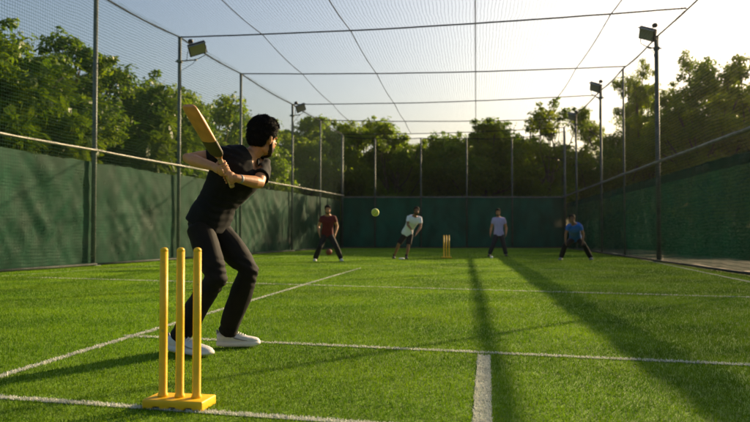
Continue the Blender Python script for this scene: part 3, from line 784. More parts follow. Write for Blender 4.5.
# ------------------------------------------------------------------ haze (thin evening air)
hm_ = bpy.data.materials.new('haze_air'); hm_.use_nodes = True; hN = hm_.node_tree.nodes; hN.clear()
hv = hN.new('ShaderNodeVolumePrincipled'); hv.inputs['Color'].default_value = (1.0, .97, .90, 1); hv.inputs['Density'].default_value = .00013; hv.inputs['Anisotropy'].default_value = .6
ho = hN.new('ShaderNodeOutputMaterial'); hm_.node_tree.links.new(hv.outputs[0], ho.inputs['Volume'])
hb = MB(); hb.box((0, 300, 11.0), 1400, 1400, 26.0); hb.v = [Vector((v.x, v.y, -1.2 if v.z < 0 else 24.0)) for v in hb.v]
tag(hb.build('haze', hm_, None, smooth=False), kind='stuff')

# ------------------------------------------------------------------ people
M['skin'] = mat('skin', (.50, .23, .10), .5, .45, var=.10, vscale=22, bump=.12, bscale=180, sss=.12)
M['skin_dark'] = mat('skin_tanned', (.27, .125, .07), .5, .45, var=.10, vscale=20, bump=.1, bscale=150, sss=.1)
M['hair'] = mat('black_hair', (.007, .006, .005), .8, .12, var=.3, vscale=60)
M['beard'] = mat('beard_hair', (.035, .020, .014), .8, .2, var=.5, vscale=120)
M['eye'] = mat('eye_white', (.42, .38, .34), .25)
M['iris'] = mat('iris', (.02, .012, .008), .2)
M['lip'] = mat('lip', (.30, .10, .075), .45)
M['shirt_black'] = mat('black_knit', (.0075, .0075, .008), .8, .15, var=.2, vscale=30, bump=.12, bscale=300, sheen=.03)
M['trouser_black'] = mat('charcoal_track_cloth', (.011, .0088, .0075), .75, .15, var=.2, vscale=12, bump=.10, bscale=220, sheen=.02)
M['maroon'] = mat('maroon_cotton', (.11, .010, .013), .8, .3, var=.15, vscale=12)
M['white_shirt'] = mat('white_jersey', (.78, .78, .90), .8, .3, var=.06, vscale=12)
M['lavender'] = mat('lavender_shirt', (.46, .39, .66), .8, .3, var=.08, vscale=12)
M['blue'] = mat('royal_blue_jersey', (.015, .14, .55), .8, .3, var=.12, vscale=12)
M['black_cloth'] = mat('black_cloth', (.012, .012, .014), .8, .3)
M['navy_cloth'] = mat('navy_cloth', (.018, .022, .035), .8, .3)
M['shoe_white'] = mat('white_shoe_mesh', (.66, .64, .60), .55, .4, var=.08, vscale=25, bump=.3, bscale=220)
M['sole_white'] = mat('white_rubber_sole', (.70, .66, .58), .5, .4, var=.08, vscale=12)
M['shoe_dark'] = mat('dark_shoe', (.02, .02, .022), .6)
M['shoe_grey'] = mat('grey_shoe', (.22, .22, .23), .6)
M['lace'] = mat('shoe_lace', (.75, .73, .68), .8)

def basis(f, up=Vector((0, 0, 1))):
    f = Vector(f).normalized(); r = f.cross(up).normalized(); u = r.cross(f)
    return r, f, u        # right, forward, up
def Mx(r, f, u): return Matrix((r, f, u)).transposed()      # columns: x=right, y=forward, z=up

def finger(mb, p, d, n, L, r, curl):
    "three phalanges from p along d, bending towards n"
    pts, q = [p - d*.015, p], p; axis = d.cross(n).normalized(); dd = d.copy()
    for k, f in enumerate((.45, .32, .23)):
        dd = Matrix.Rotation(curl[k], 3, axis) @ dd; q = q + dd * L * f; pts.append(q)
    mb.tube(pts, [r*1.02, r, r*.95, r*.88, r*.75], 8, round_caps=True)
def open_hand(mb, w, d, n, side, curl=.35, sc=1.0):
    "w wrist, d hand direction, n palm normal, side = direction towards the thumb"
    d = d.normalized(); side = (side - d*side.dot(d)).normalized(); n = d.cross(side).normalized() if d.cross(side).dot(n) > 0 else side.cross(d).normalized()
    m = Matrix((side, n, d)).transposed()
    mb.ell(w + d*.045*sc, .040*sc, .015*sc, .055*sc, m, 14, 10)
    for k, (o, L) in enumerate(((.029, .072), (.010, .080), (-.010, .074), (-.028, .058))):
        finger(mb, w + d*(.083 - .004*abs(k-1))*sc + side*o*sc, (d + side*o*2.5).normalized(), n, L*sc, .0088*sc, [curl*(.7 + .12*k)]*3)
    finger(mb, w + d*.028*sc + side*.034*sc, (side*.75 + d*.65 + n*.25).normalized(), n, .062*sc, .0105*sc, [.1, .25, .25])
def grip_hand(mb, c, ax, out, wrist, R0=.0165):
    "fist closed round a handle: c on the handle axis, ax along it, out = where the palm sits"
    ax = ax.normalized(); out = (out - ax*out.dot(ax)).normalized(); sd = ax.cross(out)
    m = Matrix((ax, out, sd)).transposed()
    mb.ell(c + out*.034, .043, .019, .036, m, 16, 10)
    back = (wrist - c).normalized()
    mb.tube([wrist, wrist.lerp(c + out*.036, .5), c + out*.036], [.027, .029, .024], 12, squash=None)
    for k in range(4):
        o = (k - 1.5)*.0212; r = .0096 if k < 3 else .0084; Rr = R0 + r*.9; pts = []
        for j in range(9):
            a = -.55 + j*(4.5 - .3*(k == 3))/8.0; 
            kn = 1.0 + .20*math.exp(-((a - .9)/.3)**2) + .12*math.exp(-((a - 2.4)/.3)**2)
            pts.append(c + ax*(o*(1 - .1*j/8)) + (out*math.cos(a) + sd*math.sin(a))*Rr*kn*(1.35 if j < 2 else 1.0))
        mb.tube(pts, [r*1.1, r*1.1, r*1.08, r*1.02, r*1.0, r*.98, r*.95, r*.9, r*.8], 9, round_caps=True)
    t0 = c + out*.030 + ax*.030 - sd*.012
    mb.tube([t0, c + ax*.040 - sd*.028 + out*.014, c + ax*.042 - sd*.030 - out*.012, c + ax*.034 - sd*.016 - out*.030], [.013, .0125, .0112, .009], 10, round_caps=True)

def fold_disp(amp, seed, joints=(), fine=.4):
    js = [(Vector(j), w) for j, w in joints]
    def f(v, n):
        d = amp * (nz3(v.x*7 + seed, v.y*7, v.z*4.0) + .6*nz3(v.x*14 + seed, v.y*14, v.z*9 + 3)*fine*2)
        for j, w in js:
            t = (v - j).length
            if t < w: d += amp*.62*math.sin((v.z + .5*v.x)*110 + 5*nz3(v.x*5 + seed, v.y*5, v.z*5))*(1 - t/w)**.8 * (.55 + .9*nz3(v.x*8, v.y*8, v.z*8 + seed))
        return d
    return f

def make_head(c, f, up, s, mskin_mb, tilt=0):
    "adds head shapes (facing f) to the body; returns frame"
    r, f, u = basis(f, up); m = Mx(r, f, u)
    A = lambda x, y, z: c + m @ Vector((x*s, y*s, z*s))
    b = mskin_mb
    b.ell(A(0, -.012, .028), .076*s, .094*s, .088*s, m, 24, 16)        # cranium
    b.ell(A(0, .022, -.028), .062*s, .072*s, .082*s, m, 20, 14)        # face
    b.ell(A(0, .050, -.088), .034*s, .032*s, .026*s, m, 14, 10)        # chin
    for q in (-1, 1):
        b.ell(A(q*.044, .005, -.062), .018*s, .046*s, .034*s, m, 12, 8)      # jaw
        b.ell(A(q*.036, .068, -.018), .018*s, .016*s, .014*s, m, 10, 8)      # cheek
        b.ell(A(q*.028, .076, .018), .024*s, .012*s, .008*s, m, 10, 8)       # brow
        # ear
        b.ell(A(q*.077, -.008, -.008), .007*s, .016*s, .028*s, m, 10, 8)
        b.ell(A(q*.084, -.014, .008), .006*s, .014*s, .018*s, m, 8, 6)
    b.tube([A(0, .082, .012), A(0, .094, -.010), A(0, .106, -.030)], [.008*s, .0095*s, .012*s], 8, round_caps=True)
    b.ell(A(.011, .094, -.034), .008*s, .008*s, .006*s, m, 8, 6); b.ell(A(-.011, .094, -.034), .008*s, .008*s, .006*s, m, 8, 6)
    return A, m
def add_face(A, m, s, root, O, beard=True):
    for q in (-1, 1):
        mb = MB(); mb.ell(A(q*.030, .0695, .000), .0125*s, .0105*s, .0075*s, m, 12, 8); e = mb.build('eye', M['eye'], root, origin=O)
        mb = MB(); mb.ell(A(q*.030, .0778, .000), .0055*s, .0035*s, .0055*s, m, 10, 6); mb.build('iris', M['iris'], e, origin=O)
        mb = MB(); mb.tube([A(q*.014, .090, .019), A(q*.030, .090, .024), A(q*.046, .078, .018)], [.004*s, .0045*s, .003*s], 6); mb.build('eyebrow', M['beard'], root, origin=O)
    mb = MB(); mb.ell(A(0, .088, -.058), .024*s, .010*s, .0065*s, m, 12, 8); mb.build('mouth', M['lip'], root, origin=O)
    if beard:
        mb = MB(); mb.ell(A(0, .052, -.090), .037*s, .036*s, .029*s, m, 14, 10)
        for q in (-1, 1):
            mb.ell(A(q*.0425, .022, -.066), .0215*s, .045*s, .030*s, m, 14, 10)
            mb.tube([A(q*.074, .006, -.01), A(q*.068, .014, -.045), A(q*.048, .038, -.078), A(0, .066, -.094)], [.008*s, .011*s, .015*s, .017*s], 8)
        mb.tube([A(-.032, .078, -.064), A(-.018, .092, -.048), A(0, .097, -.046), A(.018, .092, -.048), A(.032, .078, -.064)], .0065*s, 6)
        organic(mb, 'beard', M['beard'], root, voxel=.004*s, smooth=1, origin=O, disp=lambda p, n: .0022*s*nz3(p.x*160, p.y*160, p.z*160))
def add_hair(A, m, s, root, O, vol=.014, strands=0, seed=0, length=.035):
    mb = MB(); v = vol
    mb.ell(A(0, -.020, .046), (.078 + v)*s, (.094 + v)*s, (.080 + v*1.3)*s, m, 24, 16)
    mb.ell(A(0, -.052, .005), (.068 + v*.8)*s, (.058 + v*.8)*s, (.072)*s, m, 20, 12)
    mb.ell(A(0, .045, .088), (.055 + v*.5)*s, (.045)*s, (.032 + v*.5)*s, m, 16, 10)
    r = random.Random(seed)
    for k in range(26):
        t = r.uniform(0, 2*math.pi); ph = r.uniform(.0, 1.15)
        d = Vector((math.sin(ph)*math.cos(t), math.sin(ph)*math.sin(t), math.cos(ph)))
        mb.ell(A(d.x*(.074 + v), -.015 + d.y*(.088 + v), .05 + d.z*(.074 + v)), .018*s, .018*s, .014*s, m, 8, 6)
    fwd = m @ Vector((0, 1, 0)); upv = m @ Vector((0, 0, 1)); c = A(0, 0, 0)
    def cut(p):
        q = m.transposed() @ (p - c) / s
        return q.y > .052 + max(0, (q.z - .05))*1.2 and q.z < .075
    h = organic(mb, 'hair', M['hair'], root, voxel=.0065*s, smooth=1, origin=O, disp=lambda p, n: .005*s*nz3(p.x*70, p.y*70, p.z*60), cut=cut)
    if strands:
        V, F = [], []
        me = h.data; polys = list(me.polygons); nrg = random.Random(seed + 1)
        for _ in range(strands):
            p = nrg.choice(polys); q = p.center + O; n = p.normal; loc = m.transposed() @ (q - c) / s
            if loc.z < -.055 or (loc.y > .045 and loc.z < .085) or (loc.y > .02 and loc.z < .03) or (abs(loc.x) > .055 and loc.z < .028 and loc.y > -.035): continue
            flow = (fwd*.6 + upv*.25 - n*.0 + Vector((nrg.gauss(0, .28), nrg.gauss(0, .28), nrg.gauss(0, .28)))) if loc.z > .05 else (-upv*.8 + fwd*.1 + Vector((nrg.gauss(0, .3),)*3))
            flow = (flow - n*flow.dot(n)).normalized(); sd = flow.cross(n).normalized() * .0013*s
            L = length*s*nrg.uniform(.5, 1.2)*(1 if loc.z > .04 else .5)
            a = q - O - n*.002; b = a + flow*L*.5 + n*(.010*s); e = a + flow*L + n*(.005*s)*nrg.uniform(-1, 1.4)
            i = len(V); V += [a - sd*1.4, a + sd*1.4, b + sd, b - sd, e]; F += [(i, i+1, i+2, i+3), (i+3, i+2, i+4)]
        me2 = bpy.data.meshes.new('hair_strands'); me2.from_pydata(V, [], F); me2.update(); link_mesh('hair_strands', me2, M['hair'], h, True)
    return h

def shoe(heel, toe, s, root, O, mup, msole, msock=None, laces=True, lift=0, ank=None):
    "trainer lying on the ground from heel point to toe point (ground points)"
    f = (toe - heel); L = f.length; f.normalize(); r = Vector((f.y, -f.x, 0)).normalized(); u = Vector((0, 0, 1)); m = Mx(r, f, u)
    A = lambda x, y, z: heel + r*x*s + f*y*L + u*(z*s + lift)
    prof = [(0, .022), (.04, .031), (.18, .036), (.40, .036), (.58, .045), (.72, .051), (.85, .050), (.94, .041), (.985, .026), (1.0, .010)]
    mb = MB(); rings = []
    top = {0: .088, .04: .098, .18: .100, .40: .094, .58: .080, .72: .069, .85: .062, .94: .055, .985: .045, 1.0: .034}
    for y, hw in prof:
        zt = top[y]; ring = []
        for k in range(20):
            a = 2*math.pi*k/20; ca, sa = math.cos(a), math.sin(a)
            x = hw*.94*(abs(ca)**.8)*(1 if ca >= 0 else -1) * (1 if sa < 0 else (1 - .38*sa*sa*(1 if y < .6 else .45)))
            z = .022 + (zt - .022)*.5*(1 + (abs(sa)**.8)*(1 if sa > 0 else -1)) 
            ring.append(A(x, y*.985 + .005, z))
        rings.append(ring)
    mb.loft(rings)
    up_ = organic(mb, 'shoe', mup, root, voxel=.006*s, smooth=3, origin=O)
    mb = MB(); rings = []
    for z, g in ((.001, .90), (.006, 1.0), (.016, 1.05), (.026, 1.02), (.034, .95)):
        ring = []
        pts = [(hw, y) for y, hw in prof] + [(-hw, y) for y, hw in reversed(prof)]
        for x, y in pts: ring.append(A(x*g*1.08, y + (g - 1)*.12*(y - .5), z + (.010 if y > .9 and z < .01 else 0) + (.006 if y < .08 and z < .01 else 0)))
        rings.append(ring)
    mb.loft(rings); mb.build('sole', msole, up_, origin=O)
    if laces:
        for k in range(5):
            y = .44 + k*.05; z = .097 - k*.0060
            mb = MB(); mb.tube([A(-.021, y, z - .012), A(-.010, y + .008, z + .003), A(.010, y - .004, z + .004), A(.021, y + .006, z - .012)], .0032*s, 6); mb.build('lace', M['lace'], up_, origin=O)
        mb = MB()
        mb.tube([A(0, .38, .102), A(.022, .36, .118), A(.034, .37, .104), A(.010, .385, .100)], .0028*s, 5); mb.tube([A(0, .38, .102), A(-.022, .37, .116), A(-.032, .39, .100), A(-.010, .385, .100)], .0028*s, 5)
        mb.build('lace_bow', M['lace'], up_, origin=O)
        for q_ in (-1, 1):
            mb = MB(); mb.tube([A(q_*.034, .30, .082), A(q_*.0385, .42, .058), A(q_*.043, .58, .046), A(q_*.046, .70, .042)], [.004*s, .0055*s, .004*s, .002*s], 6); mb.build('side_stripe', M['shoe_grey'], up_, origin=O)
        mb = MB(); mb.ell(A(0, .22, .098), .033*s, .055*s, .012*s, m, 16, 8); mb.tube([A(0, .03, .085), A(0, .012, .106)], [.012*s, .008*s], 8, round_caps=True); mb.build('collar', M['shoe_grey'], up_, origin=O)
    return up_

def torso_sections(J, g=0.0, sh=1.0, hem=False):
    """J: pelvis, chest, neck, hipdir, shdir ; returns rings (center, right*hw, fwd*hd)"""
    out = []
    pel, wai, che, sho, nek = J['pelvis'], J['waist'], J['chest'], J['sho'], J['neck']
    hr, sr = J['hipdir'].normalized(), J['shdir'].normalized()
    seq = [(pel - (wai - pel)*.45, hr, .135, .100), (pel, hr, .160, .112), (pel.lerp(wai, .5), hr.lerp(sr, .2), .150, .104), (wai, hr.lerp(sr, .45), .136, .096),
           (wai.lerp(che, .5), hr.lerp(sr, .75), .148, .104), (che, sr, .168, .118), (che.lerp(sho, .55), sr, .178, .112), (sho, sr, .160, .082), (sho.lerp(nek, .45), sr, .098, .066), (nek, sr, .062, .058)]
    if hem:
        seq[0] = (pel - (wai - pel).normalized()*J.get('hemlen', .075), hr, .166*J.get('hemw', 1), .124*J.get('hemw', 1)); seq[1] = (pel, hr, .166*J.get('hemw', 1), .120*J.get('hemw', 1))
    rings = []
    for i, (c, r, hw, hd) in enumerate(seq):
        r = r.normalized(); nxt = seq[min(i+1, len(seq)-1)][0]; prv = seq[max(i-1, 0)][0]; up = (nxt - prv).normalized()
        fw = up.cross(r).normalized(); r2 = fw.cross(up).normalized()
        hw2, hd2 = hw*J.get('w', 1) + g, hd*J.get('w', 1) + g
        rings.append([c + r2*(abs(math.cos(a))**.85*(1 if math.cos(a) > 0 else -1))*hw2 + fw*(abs(math.sin(a))**.9*(1 if math.sin(a) > 0 else -1))*hd2 for a in [2*math.pi*k/28 for k in range(28)]])
    return rings, seq

def person(J, label, mats, O, voxel=.012, head_s=1.0, shorts=False, beard=True, detail=False, hands=None, sleeve=.55, group='players on the court', fold=.006, strands=0, hair_vol=.012, extra_shirt=None, neck_cut=None):
    O = Vector(O); body = MB()
    A, hm = make_head(J['head'], J['face'], J.get('headup', Vector((0, 0, 1))), head_s, body)
    rings, seq = torso_sections(J); body.loft(rings)
    body.tube([J['sho'].lerp(J['neck'], .3), J['neck'], J['head'] + hm @ Vector((0, -.012, -.05))*head_s], [.062, .057, .056], 16)
    for q in 'LR':
        sh, el, wr = J['sh'+q], J['el'+q], J['wr'+q]
        inner = sh.lerp(J['sho'], .35)
        body.tube([inner, sh, sh.lerp(el, .35), sh.lerp(el, .75), el, el.lerp(wr, .25), el.lerp(wr, .6), wr], [.054, .055, .050, .043, .040, .0435, .036, .027], 16, round_caps=True)
        hp, kn, an = J['hip'+q], J['kn'+q], J['an'+q]
        body.tube([hp, hp.lerp(kn, .3), hp.lerp(kn, .8), kn, kn.lerp(an, .12), kn.lerp(an, .32), kn.lerp(an, .75), an, an - Vector((0, 0, .045))], [.082, .080, .058, .054, .052, .057, .040, .033, .026], 16, round_caps=True)
    hands(body) if hands else None
    root = organic(body, 'person', mats['skin'], None, voxel=voxel if not detail else .0034, smooth=2, origin=O)
    root.location = O; tag(root, label, 'person', group)
    add_face(A, hm, head_s, root, O, beard)
    add_hair(A, hm, head_s, root, O, vol=hair_vol, strands=strands, seed=len(label))
    # shirt
    sb = MB(); rg, _ = torso_sections(J, g=.018, hem=True)
    sb.loft(rg[0:9])
    for q in 'LR':
        sh, el = J['sh'+q], J['el'+q]; inner = sh.lerp(J['sho'], .45)
        sl_ = sleeve if q == 'L' or not detail else sleeve*1.35; e = sh.lerp(el, sl_)
        sb.tube([inner, sh, sh.lerp(el, sl_*.5), e], [.070, .070, .066, .064], 18)
    if extra_shirt: extra_shirt(sb)
    hemz = None
    organic(sb, 'shirt', mats['shirt'], root, voxel=voxel if not detail else .0055, smooth=4, origin=O,
            disp=fold_disp(fold, 3.3, [(J['waist'], .22), (J['shL'], .14), (J['shR'], .14)]), cut=neck_cut)
    # trousers or shorts
    tb = MB(); rg, _ = torso_sections(J, g=.004)
    tb.loft(rg[0:2])
    for q in 'LR':
        hp, kn, an = J['hip'+q], J['kn'+q], J['an'+q]
        if shorts: tb.tube([hp + (J['pelvis'] - hp)*.3, hp, hp.lerp(kn, .45), hp.lerp(kn, .9)], [.095, .098, .092, .088], 18)
        else:
            k = J.get('legw', 1.0)
            tb.tube([hp + (J['pelvis'] - hp)*.3, hp, hp.lerp(kn, .35), hp.lerp(kn, .8), kn, kn.lerp(an, .2), kn.lerp(an, .5), kn.lerp(an, .85), an + Vector((0, 0, .0))], [.090*k, .093*k, .092*k, .079*k, .075*k, .076*k, .078*k, .073*k, .068*k], 20)
    js = [(J['knL'], .16), (J['knR'], .16), (J['anL'], .13), (J['anR'], .13), (J['pelvis'], .2)]
    organic(tb, 'shorts' if shorts else 'trousers', mats['trousers'], root, voxel=voxel if not detail else .007, smooth=3, origin=O, disp=fold_disp(fold*1.1, 8.1, js))
    for q in 'LR':
        shoe(J['heel'+q], J['toe'+q], J.get('shoe_s', 1.0), root, O, mats['shoe'], mats['sole'], laces=detail, lift=.012)
        if shorts:
            mb = MB(); mb.tube([J['an'+q] + Vector((0, 0, .07)), J['an'+q] - Vector((0, 0, .03))], [.044, .042], 12); mb.build('sock', mats['sock'], root, origin=O)
    return root

# ---- the batter
def batter():
    J = {}
    J['head'] = P(263.3, 138.5, 5.20); J['face'] = CAMROT @ Vector((.60, -.10, -.80)); J['headup'] = (CAMROT @ Vector((.12, 1, .05))).normalized()
    J['neck'] = P(251.5, 155.5, 5.18)
    J['shL'] = P(226, 155.5, 5.04); J['elL'] = P(187.5, 158.5, 5.0); J['wrL'] = P(214.5, 167.0, 4.86)
    J['shR'] = P(262.5, 166.5, 5.26); J['elR'] = P(259, 183, 5.06); J['wrR'] = P(238, 178.6, 4.88)
    J['sho'] = P(244.5, 160.5, 5.15); J['shdir'] = J['shR'] - J['shL']
    J['chest'] = P(233, 178, 5.13); J['waist'] = P(217, 203, 5.13); J['pelvis'] = P(208.5, 221.5, 5.15)
    J['hipL'] = P(200.5, 229, 5.07); J['hipR'] = P(217, 229.5, 5.22); J['hipdir'] = J['hipR'] - J['hipL']
    J['knL'] = P(216, 278, 4.98); J['knR'] = P(249, 270, 5.20)
    J['heelL'] = G(168, 351.5); J['toeL'] = G(211.5, 358.5)
    J['heelR'] = G(216.5, 348.2); J['toeR'] = G(260.5, 347.2)
    J['anL'] = J['heelL'].lerp(J['toeL'], .24) + Vector((0, 0, .105)); J['anR'] = J['heelR'].lerp(J['toeR'], .24) + Vector((0, 0, .105))
    J['w'] = 1.0; J['legw'] = 1.04; J['hemlen'] = .03; J['hemw'] = .90; J['shoe_s'] = 1.08
    O = (J['heelL'] + J['toeR'])*.5; O.z = 0
    # bat axis
    B0 = P(231.8, 185.5, 4.90)      # knob
    B1 = P(219, 157.2, 4.80)        # shoulder of the blade
    B2 = P(188.5, 105.5, 4.48)      # toe
    ax = (B1 - B0).normalized()
    h1 = B0.lerp(B1, .62); h2 = B0.lerp(B1, .28)
    def hands(b):
        toL = (J['wrL'] - h1).normalized(); toR = (J['wrR'] - h2).normalized()
        grip_hand(b, h1, ax, CAMROT @ Vector((-.6, -.1, .55)), J['wrL'])
        grip_hand(b, h2, ax, CAMROT @ Vector((.75, -.1, .45)), J['wrR'])
    def collar(sb):
        n = J['neck']; s0 = J['sho'].lerp(n, .55)
    fwd = (Vector((0, 0, 1)).cross(J['shdir'])).normalized()
    if fwd.dot(cam.location - J['chest']) < 0: fwd = -fwd
    upb = (J['neck'] - J['chest']).normalized(); rt = J['shdir'].normalized()
    def ncut(p):
        q = p - J['neck']; x = q.dot(rt) + .0; z = q.dot(upb); y = q.dot(fwd)
        return q.length < .140 and (y > .02 and z > -.120 and abs(x + .004) < min(.042, .005 + (z + .120)*.46)) or (z > -.012 and abs(x) < .075 and q.length < .09)
    mats = dict(skin=M['skin'], shirt=M['shirt_black'], trousers=M['trouser_black'], shoe=M['shoe_white'], sole=M['sole_white'])
    root = person(J, 'batter in black shirt and dark trousers holding a raised cricket bat', mats, O, detail=True, head_s=1.09, hands=hands,
                  sleeve=.50, fold=.010, strands=6500, hair_vol=.010, neck_cut=ncut, voxel=.009)
    # folded collar, open at the throat
    rings = []
    for k in range(27):
        a = R(90 + 30 + 300*k/26); dr = rt*math.cos(a) + fwd*math.sin(a); fr = max(0, math.sin(a))
        c = J['neck'] + upb*(-.012 - .030*fr)
        rings.append([c + dr*.060 + upb*.012, c + dr*.067 + upb*.016, c + dr*(.094 + .012*fr) - upb*(.022 + .022*fr), c + dr*(.096 + .012*fr) - upb*(.030 + .022*fr), c + dr*.074 - upb*.012])
    mb = MB(); mb.loft(rings); mb.build('collar', M['shirt_black'], root, origin=O)
    # wrist band on the nearer forearm
    mb = MB(); w = J['wrR'].lerp(J['elR'], .10); d = (J['elR'] - J['wrR']).normalized()
    mb.tube([w - d*.010, w - d*.005, w + d*.005, w + d*.010], [.0295, .031, .031, .0295], 18); mb.build('wristband', M['shoe_grey'], root, origin=O)
    # ---- bat
    bo = empty('cricket_bat', (B0 + B1)*.5); OB = (B0 + B1)*.5
    tag(bo, 'wooden cricket bat with dark sticker, raised in both hands of the batter', 'cricket bat')
    mb = MB(); hp = [B0 - ax*.012, B0, B0 + ax*.01] + [B0.lerp(B1, t) for t in (.15, .5, .85, 1.04)]
    mb.tube(hp, [.016, .0185, .0168, .0158, .0158, .0165, .015], 14); hd = mb.build('handle', M['grip'], bo, origin=OB)
    for k in range(16):
        q = B0.lerp(B1, .06 + k*.06); mb = MB(); mb.tube([q - ax*.0018, q + ax*.0018], [.0176, .0176], 12)
        if k % 3 == 0: mb.build('grip_ring', M['grip_dark'], hd, origin=OB)
    L = (B2 - B1).length; d = (B2 - B1).normalized()
    faceN = CAMROT @ Vector((-.42, -.12, .90)); faceN = (faceN - d*faceN.dot(d)).normalized(); wd = d.cross(faceN).normalized()
    def ring(t, hw, th, sp):
        c = B1 + d*L*t; pts = []
        # front face slightly convex, back rises to a spine
        for x, y in ((-1, -.3), (-1, .55), (-.6, .85), (0, 1.0), (.6, .85), (1, .55), (1, -.3), (.55, -1.0 - sp*.55), (0, -1.0 - sp), (-.55, -1.0 - sp*.55)):
            pts.append(c + wd*x*hw + faceN*y*th)
        return pts
    secs = [(-.03, .018, .012, .3), (.02, .030, .013, .5), (.07, .047, .015, .6), (.13, .053, .016, .7), (.35, .054, .018, 1.0), (.7, .054, .020, 1.2), (.9, .054, .017, .8), (.97, .051, .014, .4), (1.0, .040, .011, .2)]
    mb = MB(); mb.loft([ring(*q) for q in secs]); mb.build('blade', M['willow'], bo, origin=OB, bevel=.004, seg=2)
    mb = MB(); mb.loft([[p + (p - (B1 + d*L*q[0]))*.035 for p in ring(*q)] for q in [(.025, .031, .0132, .5), (.07, .047, .015, .6), (.13, .053, .016, .7), (.34, .054, .018, 1.0)]]); mb.build('sticker', M['sticker'], bo, origin=OB, bevel=.002)
    return root
M['willow'] = mat('willow_wood', (.60, .25, .085), .42, .5, var=.18, vscale=14, bump=.1, bscale=60, stretch=(1, 1, .25))
M['grip'] = mat('rubber_grip', (.42, .27, .13), .7, .3, var=.15, vscale=30)
M['grip_dark'] = mat('grip_groove', (.2, .12, .06), .8)
M['sticker'] = mat('dark_bat_sticker', (.060, .040, .020), .5)
batter()

def fielder(label, d, px, mats, fwd=(0, 1), hand_px=None, shorts=False, beard=True, w=1.0, hemlen=.075, legw=1.04, sleeve=.5, dz=None, face=None, back=0.0, headup=None, open_=.35, voxel=.013):
    "px: joint name -> (photo column, row, extra distance)"
    J = {k: P(v[0], v[1], d + v[2]) for k, v in px.items()}
    tow = (cam.location - J['pelvis']); tow.z = 0; tow.normalize()
    J['head'] = J['head'] + Vector((0, 0, -.012))
    J['face'] = face or (tow + Vector((0, 0, -.05)))
    if headup: J['headup'] = headup
    J['shdir'] = J['shR'] - J['shL']; J['hipdir'] = J['hipR'] - J['hipL']
    for q in 'LR':
        h = J['foot'+q]; g = Vector((h.x, h.y, 0)); o = Vector((J['toe'+q].x - h.x, 0, 0)) if False else None
        td = J.pop('toe'+q) - J['foot'+q]; td = Vector((td.x, td.y, 0)).normalized()
        J['heel'+q] = g - td*.08; J['toe'+q] = g + td*.20; J['an'+q] = g + Vector((0, 0, .10))
    J['w'] = w; J['legw'] = legw; J['hemlen'] = hemlen
    O = (J['heelL'] + J['heelR'])*.5; O.z = 0
    def hands(b):
        for q in 'LR':
            dr = (J['wr'+q] - J['el'+q]).normalized(); dr = (dr + Vector((0, 0, -.5))).normalized()
            inward = (J['pelvis'] - J['wr'+q]); inward.z = 0; inward.normalize()
            open_hand(b, J['wr'+q], dr, inward, tow, curl=open_)
    return person(J, label, mats, O, voxel=voxel, hands=hands, shorts=shorts, beard=beard, sleeve=sleeve, fold=.009, hair_vol=.012, head_s=1.06)

K = lambda **k: k
base_m = dict(skin=M['skin'], sock=M['black_cloth'])
# maroon fielder
dm = depth_of(G(328, 261.6))
fielder('fielder in a maroon shirt and black trousers standing with feet wide apart', dm,
  K(head=(327.9, 209.6, -.12), neck=(328.0, 214.3, -.03), sho=(328.1, 216.4, 0), shL=(322.2, 218.0, 0), shR=(334.3, 217.8, 0), chest=(328.0, 221.5, 0), waist=(327.6, 228.0, .04), pelvis=(327.4, 233.2, .10),
    elL=(318.2, 226.3, .06), elR=(337.2, 226.3, .06), wrL=(319.4, 233.4, -.10), wrR=(335.4, 233.9, -.10), hipL=(324.7, 235.6, .08), hipR=(330.3, 235.6, .08),
    knL=(319.8, 246.9, -.12), knR=(336.2, 246.9, -.12), footL=(315.4, 261.2, .03), footR=(341.0, 261.2, .03), toeL=(314.2, 261.2, -.3), toeR=(342.6, 261.2, -.3)),
  dict(base_m, shirt=M['maroon'], trousers=M['black_cloth'], shoe=M['shoe_white'], sole=M['sole_white']))
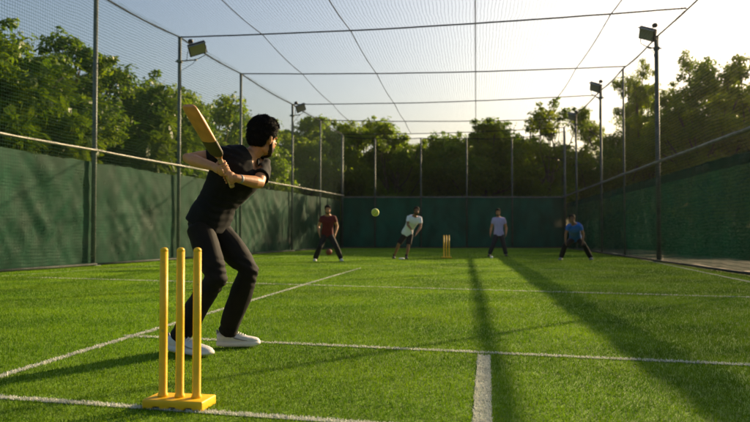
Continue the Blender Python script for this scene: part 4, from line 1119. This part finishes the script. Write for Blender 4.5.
# bowler
db = depth_of(G(401, 259.3))
fielder('bowler in a white shirt and black shorts leaning forward near the far stumps', db,
  K(head=(416.6, 210.6, -.35), neck=(415.0, 215.2, -.22), sho=(414.2, 217.0, -.18), shL=(408.6, 217.6, -.22), shR=(420.3, 218.6, -.12), chest=(412.4, 221.5, -.12), waist=(409.3, 227.5, 0), pelvis=(407.2, 232.6, .08),
    elL=(407.6, 224.6, -.30), elR=(420.6, 226.8, -.2), wrL=(411.4, 229.6, -.48), wrR=(416.4, 233.2, -.38), hipL=(404.8, 234.3, .08), hipR=(410.2, 234.8, .05),
    knL=(398.6, 244.6, .02), knR=(408.4, 245.6, -.08), footL=(394.2, 258.9, .25), footR=(406.4, 259.7, -.08), toeL=(393.0, 259, -.2), toeR=(406.8, 259.7, -.5)),
  dict(base_m, skin=M['skin_dark'], shirt=M['white_shirt'], trousers=M['black_cloth'], shoe=M['shoe_dark'], sole=M['shoe_dark']), shorts=True, sleeve=.6)
# lavender
dv = depth_of(G(497, 256.6))
fielder('fielder in a lavender shirt and navy trousers standing upright', dv,
  K(head=(498.0, 212.3, -.08), neck=(498.4, 216.4, 0), sho=(498.6, 218.0, 0), shL=(493.8, 219.4, 0), shR=(503.6, 219.4, 0), chest=(498.6, 222.8, 0), waist=(498.7, 229.0, 0), pelvis=(498.8, 233.3, .02),
    elL=(491.2, 227.8, .05), elR=(506.4, 227.8, .05), wrL=(490.4, 233.6, -.08), wrR=(506.0, 233.6, -.08), hipL=(496.4, 235.0, 0), hipR=(501.2, 235.0, 0),
    knL=(493.0, 245.2, -.08), knR=(503.8, 245.2, -.08), footL=(489.6, 256.6, .0), footR=(506.0, 256.6, .0), toeL=(488.2, 256, -.3), toeR=(506.8, 256, -.3)),
  dict(base_m, shirt=M['lavender'], trousers=M['navy_cloth'], shoe=M['shoe_dark'], sole=M['shoe_dark']))
# blue
dl = depth_of(G(576, 260.3))
fielder('fielder in a royal blue shirt crouching with hands on his knees', dl,
  K(head=(572.0, 218.6, -.50), neck=(573.4, 223.2, -.36), sho=(574.0, 224.9, -.32), shL=(568.4, 226.2, -.34), shR=(580.0, 226.0, -.34), chest=(574.3, 229.0, -.22), waist=(575.0, 234.0, .02), pelvis=(575.6, 238.2, .18),
    elL=(565.6, 234.0, -.26), elR=(583.2, 234.0, -.26), wrL=(565.6, 241.0, -.30), wrR=(582.8, 240.8, -.30), hipL=(572.6, 239.6, .16), hipR=(578.6, 239.6, .16),
    knL=(565.4, 245.2, -.20), knR=(584.0, 245.2, -.20), footL=(561.2, 260.3, .02), footR=(590.6, 260.3, .02), toeL=(559.0, 260, -.25), toeR=(592.6, 260, -.25)),
  dict(base_m, skin=M['skin_dark'], shirt=M['blue'], trousers=M['black_cloth'], shoe=M['shoe_grey'], sole=M['shoe_grey']), beard=False, w=1.06, hemlen=.02)
